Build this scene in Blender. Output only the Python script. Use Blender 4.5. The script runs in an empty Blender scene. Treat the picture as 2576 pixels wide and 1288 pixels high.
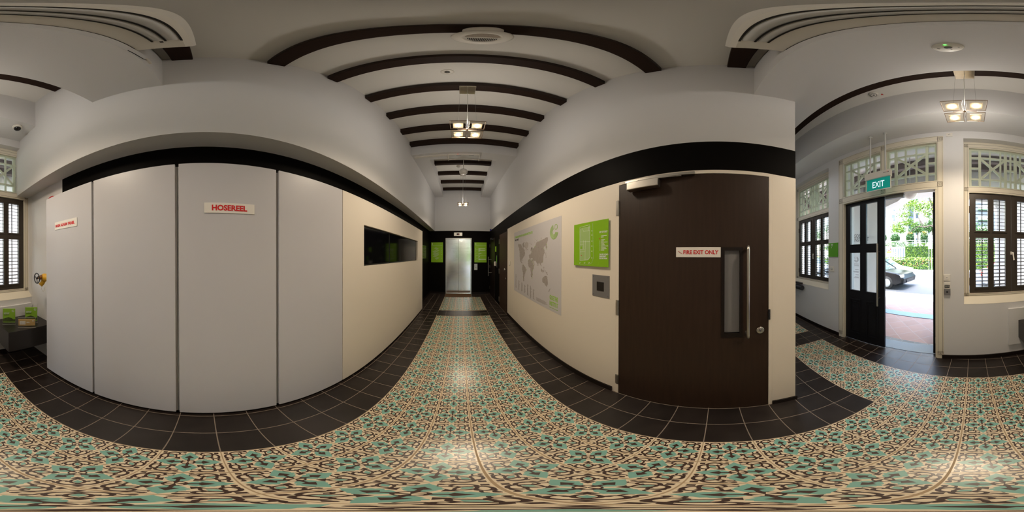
import bpy, bmesh, math, random
from mathutils import Vector, Matrix
random.seed(7)
scene = bpy.context.scene
COL = scene.collection
R = math.radians
H = 1.45                       # lens height
# ---------------------------------------------------------------- measuring: lines of sight of the panorama
SPX = 2576/360; AX0 = 1159.15; TILT = Vector((.0031, .0029, 0))
def ray(px, py):
    az = R((px-AX0)/SPX); e = R((644-py)/SPX)
    d = Vector((math.sin(az)*math.cos(e), math.cos(az)*math.cos(e), math.sin(e)))
    return d-TILT.cross(d)
def onZ(px, py, z): d = ray(px, py); return d*((z-H)/d.z)+Vector((0, 0, H))
def onX(px, py, X): d = ray(px, py); return d*(X/d.x)+Vector((0, 0, H))
def onY(px, py, Y): d = ray(px, py); return d*(Y/d.y)+Vector((0, 0, H))
FA = R(3.55)
FU = Vector((math.cos(FA), math.sin(FA), 0)); FN = Vector((-math.sin(FA), math.cos(FA), 0)); FO = Vector((0, -2.01, 0))
def onF(px, py, d=0):
    r = ray(px, py); c = Vector((0, 0, H)); o = FO+FN*d
    p = c+r*((o-c).dot(FN)/r.dot(FN)); return ((p-FO).dot(FU), p.z)
FM = Matrix(((FU.x, FN.x, 0, FO.x), (FU.y, FN.y, 0, FO.y), (0, 0, 1, 0), (0, 0, 0, 1)))   # (u, d, z) -> world

# ---------------------------------------------------------------- materials
def lin(c):
    return tuple(((v/255)/12.92 if v/255 <= .04045 else ((v/255+.055)/1.055)**2.4) for v in c)
def mat(name, col, rough=.5, metal=0., var=.06, scale=6., bump=0., bscale=60., stretch=None, spec=.5, emis=None, estr=0, alpha=1, trans=0):
    m = bpy.data.materials.new(name); m.use_nodes = True
    nt = m.node_tree; b = nt.nodes['Principled BSDF']
    tc = nt.nodes.new('ShaderNodeTexCoord'); vec = tc.outputs['Object']
    if stretch:
        mp = nt.nodes.new('ShaderNodeMapping'); mp.inputs['Scale'].default_value = stretch
        nt.links.new(vec, mp.inputs['Vector']); vec = mp.outputs['Vector']
    n = nt.nodes.new('ShaderNodeTexNoise'); n.inputs['Scale'].default_value = scale; n.inputs['Detail'].default_value = 4
    nt.links.new(vec, n.inputs['Vector'])
    mx = nt.nodes.new('ShaderNodeMixRGB'); mx.blend_type = 'MIX'
    mx.inputs[1].default_value = (*[max(0, v*(1-var)) for v in col], 1); mx.inputs[2].default_value = (*[min(1, v*(1+var)) for v in col], 1)
    nt.links.new(n.outputs['Fac'], mx.inputs[0]); nt.links.new(mx.outputs[0], b.inputs['Base Color'])
    b.inputs['Roughness'].default_value = rough; b.inputs['Metallic'].default_value = metal
    b.inputs['Specular IOR Level'].default_value = spec
    if bump:
        n2 = nt.nodes.new('ShaderNodeTexNoise'); n2.inputs['Scale'].default_value = bscale; n2.inputs['Detail'].default_value = 3
        nt.links.new(vec, n2.inputs['Vector'])
        bp = nt.nodes.new('ShaderNodeBump'); bp.inputs['Strength'].default_value = bump; bp.inputs['Distance'].default_value = .01
        nt.links.new(n2.outputs['Fac'], bp.inputs['Height']); nt.links.new(bp.outputs['Normal'], b.inputs['Normal'])
    if emis: b.inputs['Emission Color'].default_value = (*emis, 1); b.inputs['Emission Strength'].default_value = estr
    if trans: b.inputs['Transmission Weight'].default_value = trans
    return m
def glassy(name, tint=(1, 1, 1), refl=.08, rough=.02):
    m = bpy.data.materials.new(name); m.use_nodes = True; nt = m.node_tree; nt.nodes.clear()
    o = nt.nodes.new('ShaderNodeOutputMaterial'); t = nt.nodes.new('ShaderNodeBsdfTransparent'); g = nt.nodes.new('ShaderNodeBsdfGlossy')
    t.inputs[0].default_value = (*tint, 1); g.inputs['Roughness'].default_value = rough
    f = nt.nodes.new('ShaderNodeFresnel'); f.inputs[0].default_value = 1.45
    ge = nt.nodes.new('ShaderNodeNewGeometry'); iv = nt.nodes.new('ShaderNodeMath'); iv.operation = 'SUBTRACT'; iv.inputs[0].default_value = 1; nt.links.new(ge.outputs['Backfacing'], iv.inputs[1])
    ml = nt.nodes.new('ShaderNodeMath'); ml.operation = 'MULTIPLY'; nt.links.new(f.outputs[0], ml.inputs[0]); nt.links.new(iv.outputs[0], ml.inputs[1])   # only the outer surface reflects
    mx = nt.nodes.new('ShaderNodeMixShader'); nt.links.new(ml.outputs[0], mx.inputs[0]); nt.links.new(t.outputs[0], mx.inputs[1]); nt.links.new(g.outputs[0], mx.inputs[2])
    nt.links.new(mx.outputs[0], o.inputs[0]); return m
M = {}
WHITE = (.67, .657, .65)
M['white'] = mat('white_paint', WHITE, .6, var=.02, scale=1.5, bump=.05, bscale=120)
M['ceil'] = mat('ceiling_paint', (.72, .695, .65), .7, var=.02, scale=1.5)
M['panel'] = mat('white_laminate', (.56, .545, .565), .38, var=.01)
M['panelR'] = mat('cream_wall_panel', (.76, .685, .58), .45, var=.01)
M['black'] = mat('black_paint', (.0045, .0038, .0034), .5, var=.1, spec=.03)
M['beam'] = mat('dark_stained_timber', (.020, .009, .005), .55, var=.35, scale=5, stretch=(1, 12, 12), spec=.2)
M['wood'] = mat('dark_walnut_veneer', (.030, .0155, .009), .45, var=.4, scale=5, stretch=(9, 9, .7), spec=.3)
M['woodb'] = mat('darker_veneer', (.009, .005, .0035), .4, var=.3, scale=5, stretch=(9, 9, .7), spec=.3)
M['leafblk'] = mat('black_gloss_paint', (.007, .007, .009), .42, var=.1, spec=.2)
M['shutter'] = mat('dark_brown_paint', (.046, .036, .027), .35, var=.1, spec=.35)
M['steel'] = mat('brushed_steel', (.62, .60, .57), .28, 1, var=.1, scale=4, stretch=(1, 1, 30), bump=.02, bscale=8)
M['steelh'] = mat('satin_steel', (.50, .47, .42), .3, 1, var=.05)
M['lift'] = mat('lift_steel', (.80, .80, .80), .16, 1, var=.03, scale=3, stretch=(.7, 1, 3.5), bump=.22, bscale=1.6)
M['chrome'] = mat('polished_chrome', (.8, .8, .8), .08, 1, var=.02)
M['trim'] = mat('cream_trim_paint', (.70, .64, .52), .5, var=.03)
M['line'] = mat('dark_incised_line', (.06, .04, .025), .7)
M['fret'] = mat('pale_green_paint', (.55, .60, .47), .5, var=.03)
M['green'] = mat('green_sign_acrylic', (.23, .46, .012), .3, var=.03)
M['dgreen'] = mat('dark_green_acrylic', (.10, .36, .012), .35, var=.03)
M['greenl'] = mat('green_lettering', (.30, .58, .03), .5)
M['greenp'] = mat('pale_green_print', (.34, .50, .17), .5)
M['wtxt'] = mat('white_lettering', (.8, .82, .75), .5)
M['dtxt'] = mat('dark_lettering', (.05, .04, .05), .6)
M['gtxt'] = mat('grey_lettering', (.22, .23, .25), .6)
M['red'] = mat('red_lettering', (.60, .010, .010), .5)
M['redp'] = mat('red_enamel', (.55, .02, .012), .3)
M['signw'] = mat('white_sign_plastic', (.80, .76, .70), .35, var=.01)
M['map'] = mat('pale_grey_film', (.56, .535, .545), .5, var=.01)
M['land'] = mat('taupe_print', (.36, .32, .295), .6, var=.1, scale=20)
M['land2'] = mat('dark_taupe_print', (.24, .20, .18), .6, var=.1, scale=20)
M['greyp'] = mat('grey_powder_coat', (.17, .165, .165), .4, var=.03)
M['screen'] = mat('black_screen_glass', (.003, .003, .004), .08, var=.05)
M['bezel'] = mat('screen_bezel', (.012, .012, .012), .3)
M['plas'] = mat('white_plastic', (.74, .70, .63), .35, var=.02)
M['plasg'] = mat('grey_white_plastic', (.55, .54, .52), .4, var=.02)
M['dark'] = mat('dark_plastic', (.02, .02, .022), .35)
M['slot'] = mat('dark_slot', (.012, .010, .009), .7)
M['fabric'] = mat('speaker_mesh', (.32, .27, .22), .8, var=.5, scale=150)
M['globe'] = mat('opal_glass_globe', (.78, .74, .68), .3, var=.02)
M['bench'] = mat('dark_shelf_laminate', (.018, .015, .014), .4, var=.1)
M['mat'] = mat('brown_coir_mat', (.12, .065, .03), .95, var=.5, scale=90, bump=.3, bscale=200)
M['yellow'] = mat('yellow_enamel', (.70, .38, .015), .35)
M['brass'] = mat('aged_brass', (.35, .17, .06), .35, .8)
M['exit'] = mat('exit_green_acrylic', (.0, .20, .16), .3, emis=(.0, .22, .18), estr=.5)
M['exitw'] = mat('lit_exit_lettering', (.7, .85, .9), .4, emis=(.65, .8, .9), estr=.75)
M['led'] = mat('green_led', (.05, .8, .05), .4, emis=(.1, 1, .1), estr=3)
M['ledr'] = mat('red_display', (.5, .01, .01), .4, emis=(.8, .02, .02), estr=.8)
M['bulb'] = mat('halogen_bulb', (1, .9, .7), .4, emis=(1, .80, .50), estr=55)
M['frameb'] = mat('bronze_lamp_frame', (.30, .21, .14), .35, .6)
M['frost'] = mat('frosted_lamp_glass', (.70, .64, .56), .45, var=.05, spec=.6)
M['canopy'] = mat('polished_canopy', (.74, .68, .58), .12, 1, var=.15, scale=25)
M['wire'] = mat('grey_suspension_wire', (.25, .24, .22), .4, .5)
M['cable'] = mat('white_cable', (.6, .58, .53), .5)
M['granite'] = mat('grey_granite', (.20, .23, .25), .6, var=.2, scale=120)
M['asphalt'] = mat('asphalt', (.080, .083, .088), .9, var=.15, scale=60)
M['pave'] = mat('pale_concrete', (.62, .55, .47), .9, var=.08, scale=8)
M['drain'] = mat('blue_grey_granite', (.22, .30, .33), .7, var=.2, scale=60)
M['kerb'] = mat('white_kerb', (.72, .72, .70), .8)
M['yline'] = mat('yellow_road_line', (.75, .60, .25), .8)
M['wline'] = mat('white_road_line', (.8, .8, .8), .8)
M['extw'] = mat('white_render', (.86, .86, .85), .7, var=.03)
M['extg'] = mat('pale_grey_render', (.74, .77, .80), .7, var=.03)
M['bwin'] = mat('blue_grey_window', (.025, .045, .075), .2, var=.2)
M['bblue'] = mat('blue_grey_facade', (.045, .075, .12), .5, var=.1)
M['bark'] = mat('grey_brown_bark', (.055, .045, .038), .8, var=.3, scale=15)
M['leafy'] = mat('bright_yellow_green_leaf', (.15, .26, .020), .5, var=.4, scale=1.2)
M['leafd'] = mat('dark_green_leaf', (.02, .065, .018), .5, var=.5, scale=2)
M['leafm'] = mat('mid_green_leaf', (.055, .14, .02), .5, var=.4, scale=1.5)
M['orangel'] = mat('orange_leaf_tip', (.75, .42, .06), .5, var=.3)
M['pink'] = mat('pink_flower', (.55, .13, .12), .6, var=.3)
M['carw'] = mat('white_car_paint', (.75, .75, .76), .2, var=.01)
M['cark'] = mat('black_car_paint', (.006, .007, .009), .2, var=.05, spec=.25)
M['cars'] = mat('silver_car_paint', (.45, .47, .50), .2, .5, var=.02)
M['carr'] = mat('red_car_paint', (.40, .02, .02), .2, var=.02)
M['tyre'] = mat('tyre_rubber', (.02, .02, .02), .8)
M['cglass'] = mat('car_window_glass', (.05, .08, .08), .06)
M['lampl'] = mat('headlamp_glass', (.75, .78, .8), .1)
M['taill'] = mat('red_tail_lamp', (.7, .03, .02), .2)
M['paper'] = mat('green_leaflet_cover', (.26, .47, .04), .4)
M['tan'] = mat('tan_leaflet_cover', (.50, .33, .13), .45)
M['photo'] = mat('dark_green_photo_print', (.07, .10, .025), .5, var=.6, scale=30)
M['steelx'] = mat('galvanised_post', (.5, .52, .54), .5, .3)
M['blued'] = mat('blue_badge', (.03, .03, .25), .4)
M['rafter'] = mat('weathered_rafter', (.16, .13, .125), .7, var=.2, scale=12)
M['rsign'] = mat('grey_road_sign', (.16, .19, .21), .5)
M['acr'] = glassy('clear_acrylic')
M['glass'] = glassy('window_glass', (.93, .96, .95))
M['frosty'] = glassy('lamp_plate_glass', (.95, .92, .86), rough=.2)

def tile_mat(name, col, grout, size, ox, oy, gw, rough, rot=0, var=.25):
    """square tiles with grout lines, laid out in object space"""
    m = bpy.data.materials.new(name); m.use_nodes = True; nt = m.node_tree; b = nt.nodes['Principled BSDF']
    N = nt.nodes.new; L = nt.links.new
    tc = N('ShaderNodeTexCoord'); mp = N('ShaderNodeMapping'); mp.inputs['Rotation'].default_value = (0, 0, rot); mp.inputs['Location'].default_value = (-ox, -oy, 0)
    L(tc.outputs['Object'], mp.inputs['Vector']); sp = N('ShaderNodeSeparateXYZ'); L(mp.outputs[0], sp.inputs[0])
    def mth(op, a, bb=None):
        n = N('ShaderNodeMath'); n.operation = op
        for i, v in enumerate((a, bb)):
            if v is None: continue
            if isinstance(v, (int, float)): n.inputs[i].default_value = v
            else: L(v, n.inputs[i])
        return n.outputs[0]
    lines = []; cells = []
    for ax in (0, 1):
        q = mth('DIVIDE', sp.outputs[ax], size); fl = mth('FLOOR', q); cells.append(fl)
        f = mth('SUBTRACT', q, fl); a = mth('ABSOLUTE', mth('SUBTRACT', f, .5)); lines.append(mth('GREATER_THAN', a, .5-gw/size/2))
    ln = mth('MAXIMUM', lines[0], lines[1])
    cb = N('ShaderNodeCombineXYZ'); L(cells[0], cb.inputs[0]); L(cells[1], cb.inputs[1])
    wn = N('ShaderNodeTexWhiteNoise'); wn.noise_dimensions = '3D'; L(cb.outputs[0], wn.inputs[0])
    ns = N('ShaderNodeTexNoise'); ns.inputs['Scale'].default_value = 9; ns.inputs['Detail'].default_value = 6; L(tc.outputs['Object'], ns.inputs['Vector'])
    k = mth('ADD', mth('MULTIPLY', wn.outputs['Value'], var), mth('MULTIPLY', ns.outputs['Fac'], var*2.4))
    k = mth('ADD', k, 1-1.7*var)
    mx = N('ShaderNodeMixRGB'); mx.blend_type = 'MULTIPLY'; mx.inputs[0].default_value = 1; mx.inputs[1].default_value = (*col, 1)
    cc = N('ShaderNodeCombineXYZ'); [L(k, cc.inputs[i]) for i in range(3)]; L(cc.outputs[0], mx.inputs[2])
    m2 = N('ShaderNodeMixRGB'); L(ln, m2.inputs[0]); L(mx.outputs[0], m2.inputs[1]); m2.inputs[2].default_value = (*grout, 1)
    L(m2.outputs[0], b.inputs['Base Color'])
    rr = mth('ADD', mth('MULTIPLY', ln, .5), mth('ADD', mth('MULTIPLY', ns.outputs['Fac'], .2), rough-.1)); L(rr, b.inputs['Roughness'])
    bp = N('ShaderNodeBump'); bp.inputs['Strength'].default_value = .3; bp.inputs['Distance'].default_value = .003; bp.invert = True; L(ln, bp.inputs['Height']); L(bp.outputs[0], b.inputs['Normal'])
    return m
G = .2035; GX = -.554; GY = .05
M['btile'] = tile_mat('black_clay_tile', (.016, .011, .009), (.24, .19, .15), G, GX, GY, .005, .34, var=.42)
M['terra'] = tile_mat('terracotta_paving', (.34, .20, .155), (.42, .35, .31), .3, 0, 0, .008, .7, rot=R(45), var=.12)
def enc_mat(name, col, rough=.27):
    return mat(name, col, rough, var=.05, scale=20)
M['tcream'] = enc_mat('cream_encaustic', (.76, .63, .45)); M['tteal'] = enc_mat('teal_encaustic', (.20, .41, .34)); M['tbrown'] = enc_mat('brown_encaustic', (.055, .030, .022))
M['tgrout'] = mat('tan_grout', (.40, .28, .16), .6)

# wired glass
M['wired'] = tile_mat('wired_glass', (.13, .125, .12), (.05, .045, .04), .0125, 0, 0, .0022, .2, var=.03)
def swizzle(m):
    nt = m.node_tree; sp = [n for n in nt.nodes if n.type == 'SEPXYZ'][0]
    for l in list(nt.links):
        if l.from_node == sp and l.from_socket == sp.outputs[0]:
            to = l.to_socket; nt.links.remove(l); nt.links.new(sp.outputs[2], to)
swizzle(M['wired'])

# ---------------------------------------------------------------- mesh builder
WL = {}
class MB:
    def __init__(s, mx=None): s.v = []; s.f = []; s.m = []; s.s = []; s.M = mx or Matrix()
    def add(s, vs, fs, mi=0, smooth=False):
        b = len(s.v); s.v += [s.M @ Vector(p) for p in vs]
        for f in fs: s.f.append([b+i for i in f]); s.m.append(mi); s.s.append(smooth)
        return s
    def box(s, x0, x1, y0, y1, z0, z1, mi=0):
        x0, x1 = min(x0, x1), max(x0, x1); y0, y1 = min(y0, y1), max(y0, y1); z0, z1 = min(z0, z1), max(z0, z1)
        v = [(x, y, z) for z in (z0, z1) for y in (y0, y1) for x in (x0, x1)]
        return s.add(v, [(0, 2, 3, 1), (4, 5, 7, 6), (0, 1, 5, 4), (2, 6, 7, 3), (0, 4, 6, 2), (1, 3, 7, 5)], mi)
    def bar(s, p, q, w, t, mi=0, up=(0, 1, 0)):
        """rectangular bar from p to q: w across, t along `up`"""
        p, q, up = Vector(p), Vector(q), Vector(up).normalized(); d = (q-p).normalized(); a = d.cross(up).normalized()*w/2; u = up*t/2
        v = [e+sa*a+su*u for e in (p, q) for sa, su in ((-1, -1), (1, -1), (1, 1), (-1, 1))]
        return s.add(v, [(3, 2, 1, 0), (4, 5, 6, 7), (0, 1, 5, 4), (1, 2, 6, 5), (2, 3, 7, 6), (3, 0, 4, 7)], mi)
    def tube(s, pts, r, n=12, mi=0, caps=True):
        pts = [Vector(p) for p in pts]; rs = r if isinstance(r, (list, tuple)) else [r]*len(pts); vs = []
        ref = None
        for i, p in enumerate(pts):
            t = (pts[min(i+1, len(pts)-1)]-pts[max(i-1, 0)]).normalized()
            if ref is None: ref = t.orthogonal().normalized()
            ref = (ref-t*ref.dot(t)).normalized(); b = t.cross(ref)
            vs += [p+(ref*math.cos(2*math.pi*k/n)+b*math.sin(2*math.pi*k/n))*rs[i] for k in range(n)]
        fs = [(i*n+k, i*n+(k+1) % n, (i+1)*n+(k+1) % n, (i+1)*n+k) for i in range(len(pts)-1) for k in range(n)]
        s.add(vs, fs, mi, True)
        if caps:
            m = len(pts)-1; s.add([vs[k] for k in range(n)], [tuple(range(n))[::-1]], mi); s.add([vs[m*n+k] for k in range(n)], [tuple(range(n))], mi)
        return s
    def lathe(s, prof, c=(0, 0, 0), n=32, mi=0, ax='z', smooth=True):
        c = Vector(c); vs = []
        for r, h in prof:
            for k in range(n):
                a = 2*math.pi*k/n; x, y = r*math.cos(a), r*math.sin(a)
                vs.append(c+Vector({'z': (x, y, h), 'x': (h, x, y), 'y': (x, h, y)}[ax]))
        fs = [(i*n+k, i*n+(k+1) % n, (i+1)*n+(k+1) % n, (i+1)*n+k) for i in range(len(prof)-1) for k in range(n)]
        if prof[0][0] > 1e-6: fs.append(tuple(range(n))[::-1])
        if prof[-1][0] > 1e-6: fs.append(tuple((len(prof)-1)*n+k for k in range(n)))
        return s.add(vs, fs, mi, smooth)
    def poly(s, pts, mi=0): return s.add(pts, [tuple(range(len(pts)))], mi)
    def prism(s, pts, off, mi=0):
        n = len(pts); off = Vector(off); a = [Vector(p) for p in pts]
        return s.add(a+[p+off for p in a], [tuple(range(n))[::-1], tuple(range(n, 2*n))]+[(i, (i+1) % n, n+(i+1) % n, n+i) for i in range(n)], mi)
    def holes(s, a0, a1, z0, z1, d0, d1, hs, mi=0, ax='x'):
        """wall slab spanned by a (x or y) and z, thickness d0..d1, with rectangular holes (a0,a1,z0,z1)"""
        A = sorted({a0, a1, *[min(max(h[i], a0), a1) for h in hs for i in (0, 1)]}); Z = sorted({z0, z1, *[min(max(h[i], z0), z1) for h in hs for i in (2, 3)]})
        def solid(i, j):
            if not (0 <= i < len(A)-1 and 0 <= j < len(Z)-1): return False
            ca, cz = (A[i]+A[i+1])/2, (Z[j]+Z[j+1])/2
            return not any(h[0] < ca < h[1] and h[2] < cz < h[3] for h in hs)
        def P(a, d, z): return (a, d, z) if ax == 'x' else (d, a, z)
        for i in range(len(A)-1):
            for j in range(len(Z)-1):
                if not solid(i, j): continue
                a, b, c, e = A[i], A[i+1], Z[j], Z[j+1]
                s.poly([P(a, d0, c), P(b, d0, c), P(b, d0, e), P(a, d0, e)], mi); s.poly([P(a, d1, c), P(a, d1, e), P(b, d1, e), P(b, d1, c)], mi)
                if not solid(i-1, j): s.poly([P(a, d0, c), P(a, d0, e), P(a, d1, e), P(a, d1, c)], mi)
                if not solid(i+1, j): s.poly([P(b, d0, c), P(b, d1, c), P(b, d1, e), P(b, d0, e)], mi)
                if not solid(i, j-1): s.poly([P(a, d0, c), P(a, d1, c), P(b, d1, c), P(b, d0, c)], mi)
                if not solid(i, j+1): s.poly([P(a, d0, e), P(b, d0, e), P(b, d1, e), P(a, d1, e)], mi)
        return s
    def build(s, name, mats, parent=None, bevel=0, weld=False):
        mats = mats if isinstance(mats, (list, tuple)) else [mats]
        lo = Vector([min(v[i] for v in s.v) for i in range(3)]); hi = Vector([max(v[i] for v in s.v) for i in range(3)])
        c = Vector(((lo.x+hi.x)/2, (lo.y+hi.y)/2, lo.z))
        me = bpy.data.meshes.new(name); me.from_pydata([tuple(v-c) for v in s.v], [], s.f)
        for m in mats: me.materials.append(M[m])
        me.polygons.foreach_set('material_index', s.m); me.polygons.foreach_set('use_smooth', s.s)
        bm = bmesh.new(); bm.from_mesh(me)
        if weld or bevel: bmesh.ops.remove_doubles(bm, verts=bm.verts, dist=1e-5)
        bmesh.ops.recalc_face_normals(bm, faces=bm.faces); bm.to_mesh(me); bm.free()
        o = bpy.data.objects.new(name, me); COL.objects.link(o); o.location = c
        WL[o.name] = c
        if parent: attach(o, parent)
        if bevel:
            b = o.modifiers.new('edge', 'BEVEL'); b.width = bevel; b.segments = 2; b.limit_method = 'ANGLE'; b.angle_limit = R(50)
        return o
def attach(o, parent):
    o.parent = parent; o.matrix_parent_inverse = Matrix.Translation(WL[parent.name]).inverted()
def tag(o, label=None, cat=None, group=None, kind=None):
    if label: o['label'] = label
    if cat: o['category'] = cat
    if group: o['group'] = group
    if kind: o['kind'] = kind
    return o
def thing(name, label, cat, loc, group=None, kind=None):
    o = bpy.data.objects.new(name, None); COL.objects.link(o); o.location = Vector(loc); o.empty_display_size = .05; WL[o.name] = Vector(loc)
    return tag(o, label, cat, group, kind)
def struct(o, label=None): return tag(o, label, None, None, 'structure')
def copy_tree(o, parent=None):
    c = o.copy(); COL.objects.link(c)
    if parent: c.parent = parent
    WL[c.name] = WL.get(o.name, Vector())
    for ch in list(o.children): copy_tree(ch, c)
    return c
_tc = {}
def text(s, size, name, mt, origin, right, up, parent, depth=.0012, align='LEFT', bold=0., mirror=False, wid=None):
    """raised lettering as a mesh: `origin` is the baseline start, right/up are unit vectors"""
    cu = bpy.data.curves.new('txt', 'FONT'); cu.body = s; cu.size = size; cu.extrude = depth/2; cu.align_x = align; cu.offset = bold; cu.resolution_u = 3; cu.space_line = 1.0
    ob = bpy.data.objects.new('txt', cu); COL.objects.link(ob)
    dg = bpy.context.evaluated_depsgraph_get(); dg.update()
    me = bpy.data.meshes.new_from_object(ob.evaluated_get(dg)); bpy.data.objects.remove(ob)
    r, u = Vector(right).normalized(), Vector(up).normalized(); n = r.cross(u)
    xs = [v.co.x for v in me.vertices]; k = 1.
    if wid and xs: k = wid/(max(xs)-min(xs))
    mb = MB()
    off = min(xs) if (wid and align == 'LEFT') else 0
    vs = [Vector(origin)+r*((v.co.x-off)*k)*(-1 if mirror else 1)+u*v.co.y+n*(v.co.z+depth/2) for v in me.vertices]
    mb.add(vs, [tuple(p.vertices) for p in me.polygons])
    bpy.data.meshes.remove(me)
    return mb.build(name, mt, parent)

XU, XR, XC, XB, YE = -.97, 1.08, -.972, -1.167, 6.02
ZC, ZB, ZS, ZBK = 4.065, 3.961, 2.368, 3.72        # ceiling, beam underside, soffit/black band top, rear bulkhead underside
XFAR = 5.6
# ================================================================ SETTING
# ---- floor: base with black clay tiles, inlaid pattern rugs
def encaustic(mb, cx, cy, s):
    """one patterned cement tile: cream ground, teal four-leaved flower, brown cross and corner scrolls"""
    def tr(p, z): return (cx+p[0]*s, cy+p[1]*s, z)
    gx, gy = .483, .491
    mb.poly([tr(p, .0008) for p in ((-gx, -gy), (gx, -gy), (gx, gy), (-gx, gy))], 1)
    lobe = [(.05, .03), (.10, .05), (.13, .085), (.175, .115), (.19, .095), (.215, .135), (.255, .145), (.27, .12), (.30, .125), (.33, .09), (.375, .075), (.42, .035), (.47, 0)]
    q2 = math.sqrt(.5); lay = [0]
    for k in range(4):
        c, n = math.cos(k*math.pi/2), math.sin(k*math.pi/2)
        def ro(p): return (p[0]*c-p[1]*n, p[0]*n+p[1]*c)
        def dg(p): return ((p[0]-p[1])*q2, (p[0]+p[1])*q2)       # (along the diagonal, across it)
        def st(pts, w, mi, z=.0014):
            P4, W4 = [], []
            for i in range(len(pts)-1):
                a, b_, c_, d_ = pts[max(i-1, 0)], pts[i], pts[i+1], pts[min(i+2, len(pts)-1)]
                for t in (0, .5):
                    P4.append(tuple(.5*(2*b_[j]+(c_[j]-a[j])*t+(2*a[j]-5*b_[j]+4*c_[j]-d_[j])*t*t+(3*b_[j]-a[j]-3*c_[j]+d_[j])*t**3) for j in (0, 1))); W4.append(w[i]*(1-t)+w[i+1]*t)
            P4.append(pts[-1]); W4.append(w[-1]); pts, w = P4, W4
            L, Rr = [], []
            for i, p in enumerate(pts):
                a = pts[max(i-1, 0)]; b = pts[min(i+1, len(pts)-1)]; dx, dy = b[0]-a[0], b[1]-a[1]; l = math.hypot(dx, dy) or 1
                ww = w[i]/2*1.08; L.append((p[0]-dy/l*ww, p[1]+dx/l*ww)); Rr.append((p[0]+dy/l*ww, p[1]-dx/l*ww))
            lay[0] += 1; z += .00001*lay[0]; q = [tr(ro(dg(p)), z) for p in L+Rr]; m = len(pts)
            mb.add(q, [(i, i+1, m+i+1, m+i) for i in range(m-1)], mi)
        def pg(pts, mi, z):
            lay[0] += 1; mb.poly([tr(ro(p), z+.000004*lay[0]) for p in pts], mi)
        for i in range(len(lobe)-1):
            a, b = lobe[i], lobe[i+1]; pg([(a[0], -a[1]), (b[0], -b[1]), (b[0], b[1]), (a[0], a[1])], 2, .0011)
        pg([(.03, -.03), (.085, -.040), (.115, -.018), (.185, -.018), (.21, -.072), (.315, 0), (.21, .072), (.185, .018), (.115, .018), (.085, .040), (.03, .03), (0, 0)], 3, .0014)
        pg([(0, 0), (.105, 0), (.098, .05), (.075, .075), (.05, .098), (0, .105)], 3, .00135)
        pg([(.004, .004), (.030, .012), (.074, .026), (.070, .052), (.052, .070), (.026, .074), (.012, .030)], 1, .0017)
        pg([(.386, .386), (.456, .386), (.456, .456), (.386, .456)], 3, .0014)
        pg([dg(p) for p in ((.335, 0), (.40, -.042), (.475, 0), (.40, .042))], 2, .0015)
        pg([dg(p) for p in ((.185, 0), (.275, -.068), (.275, .068))], 3, .0014)
        for g in (-1, 1):
            st([(t, g*w_) for t, w_ in ((.50, -.01), (.535, .04), (.53, .095), (.495, .145), (.445, .165), (.395, .155), (.37, .12), (.385, .088), (.42, .085))], (.040, .038, .036, .036, .034, .030, .028, .030, .046), 3)
            st([(t, g*w_) for t, w_ in ((.485, .150), (.445, .195), (.405, .205), (.385, .235))], (.020, .026, .024, .040), 3)
            st([(t, g*w_) for t, w_ in ((.49, .0), (.455, .042), (.395, .062), (.335, .045), (.30, .012), (.25, .0))], (.030, .030, .028, .026, .024, .024), 3)
            st([(t, g*w_) for t, w_ in ((.385, .125), (.35, .155), (.315, .195), (.335, .225))], (.020, .024, .020, .010), 3)
            e = dg((.378, g*.247)); pg([(e[0]+.030*math.cos(t*math.pi/4), e[1]+.030*math.sin(t*math.pi/4)) for t in range(8)], 3, .0014)
fl = MB()
fl.box(XB-.3, XFAR+.3, -2.36, 6.3, -.15, 0, 0)
def rug(c0, r0, c1, r1):
    x0, y0 = GX+G*c0, GY+G*r0; x1, y1 = GX+G*c1, GY+G*r1
    fl.poly([(x0, y0, .0004), (x1, y0, .0004), (x1, y1, .0004), (x0, y1, .0004)], 4)
    for i in range(c0, c1):
        for j in range(r0, r1): encaustic(fl, GX+G*(i+.5), GY+G*(j+.5), G)
rug(0, -8, 6, 18); rug(0, 20, 6, 27); rug(6, -8, 13, -5); rug(15, -8, 22, -5)
floor = struct(fl.build('floor', ['btile', 'tcream', 'tteal', 'tbrown', 'tgrout']), 'black clay tile floor with a patterned teal and cream tile inlay')
# keep tile_mat's object space equal to world space for the floor
for v in floor.data.vertices: v.co += floor.location
floor.location = (0, 0, 0); WL[floor.name] = Vector()

# ---- ceiling
cb = MB(); cb.box(XB-.3, XFAR+.3, -2.4, 6.3, ZC, ZC+.2)
struct(cb.build('ceiling', 'ceil'), 'cream painted ceiling between the dark beams')
# ---- walls
w = MB()
w.box(XB-.25, XB, -2.3, 6.3, 0, ZS, 0); w.box(XB-.25, XU, -2.3, 6.3, ZS, ZC, 0)
wl = struct(w.build('wall_left', ['white']), 'left wall, white above with a projecting upper part')
w = MB(); w.box(XB, XB+.004, -1.385, 6.02, .0, ZS, 0)
struct(w.build('wall_left_black_band', ['black']), 'black painted lower part of the left wall')
w = MB(); w.holes(-.567, 6.3, 0, ZC, XR+.012, XR+.27, [(-.30, .70, .1, 1.9)], 0, 'y')
w.box(XR+.27, XFAR, -.567, -.45, 0, ZC, 0)
w.box(XFAR, XFAR+.2, -2.3, -.45, 0, ZC, 0)
struct(w.build('wall_right', ['white']), 'right wall, white above the black band')
w = MB(); w.box(XR+.012, XR+.2, -.30, .70, .1, 1.9, 0)
struct(w.build('wall_right_core', ['greyp']), 'grey core of the wall behind the fire door')
HT = 2.083; ZR = 2.374
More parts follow.
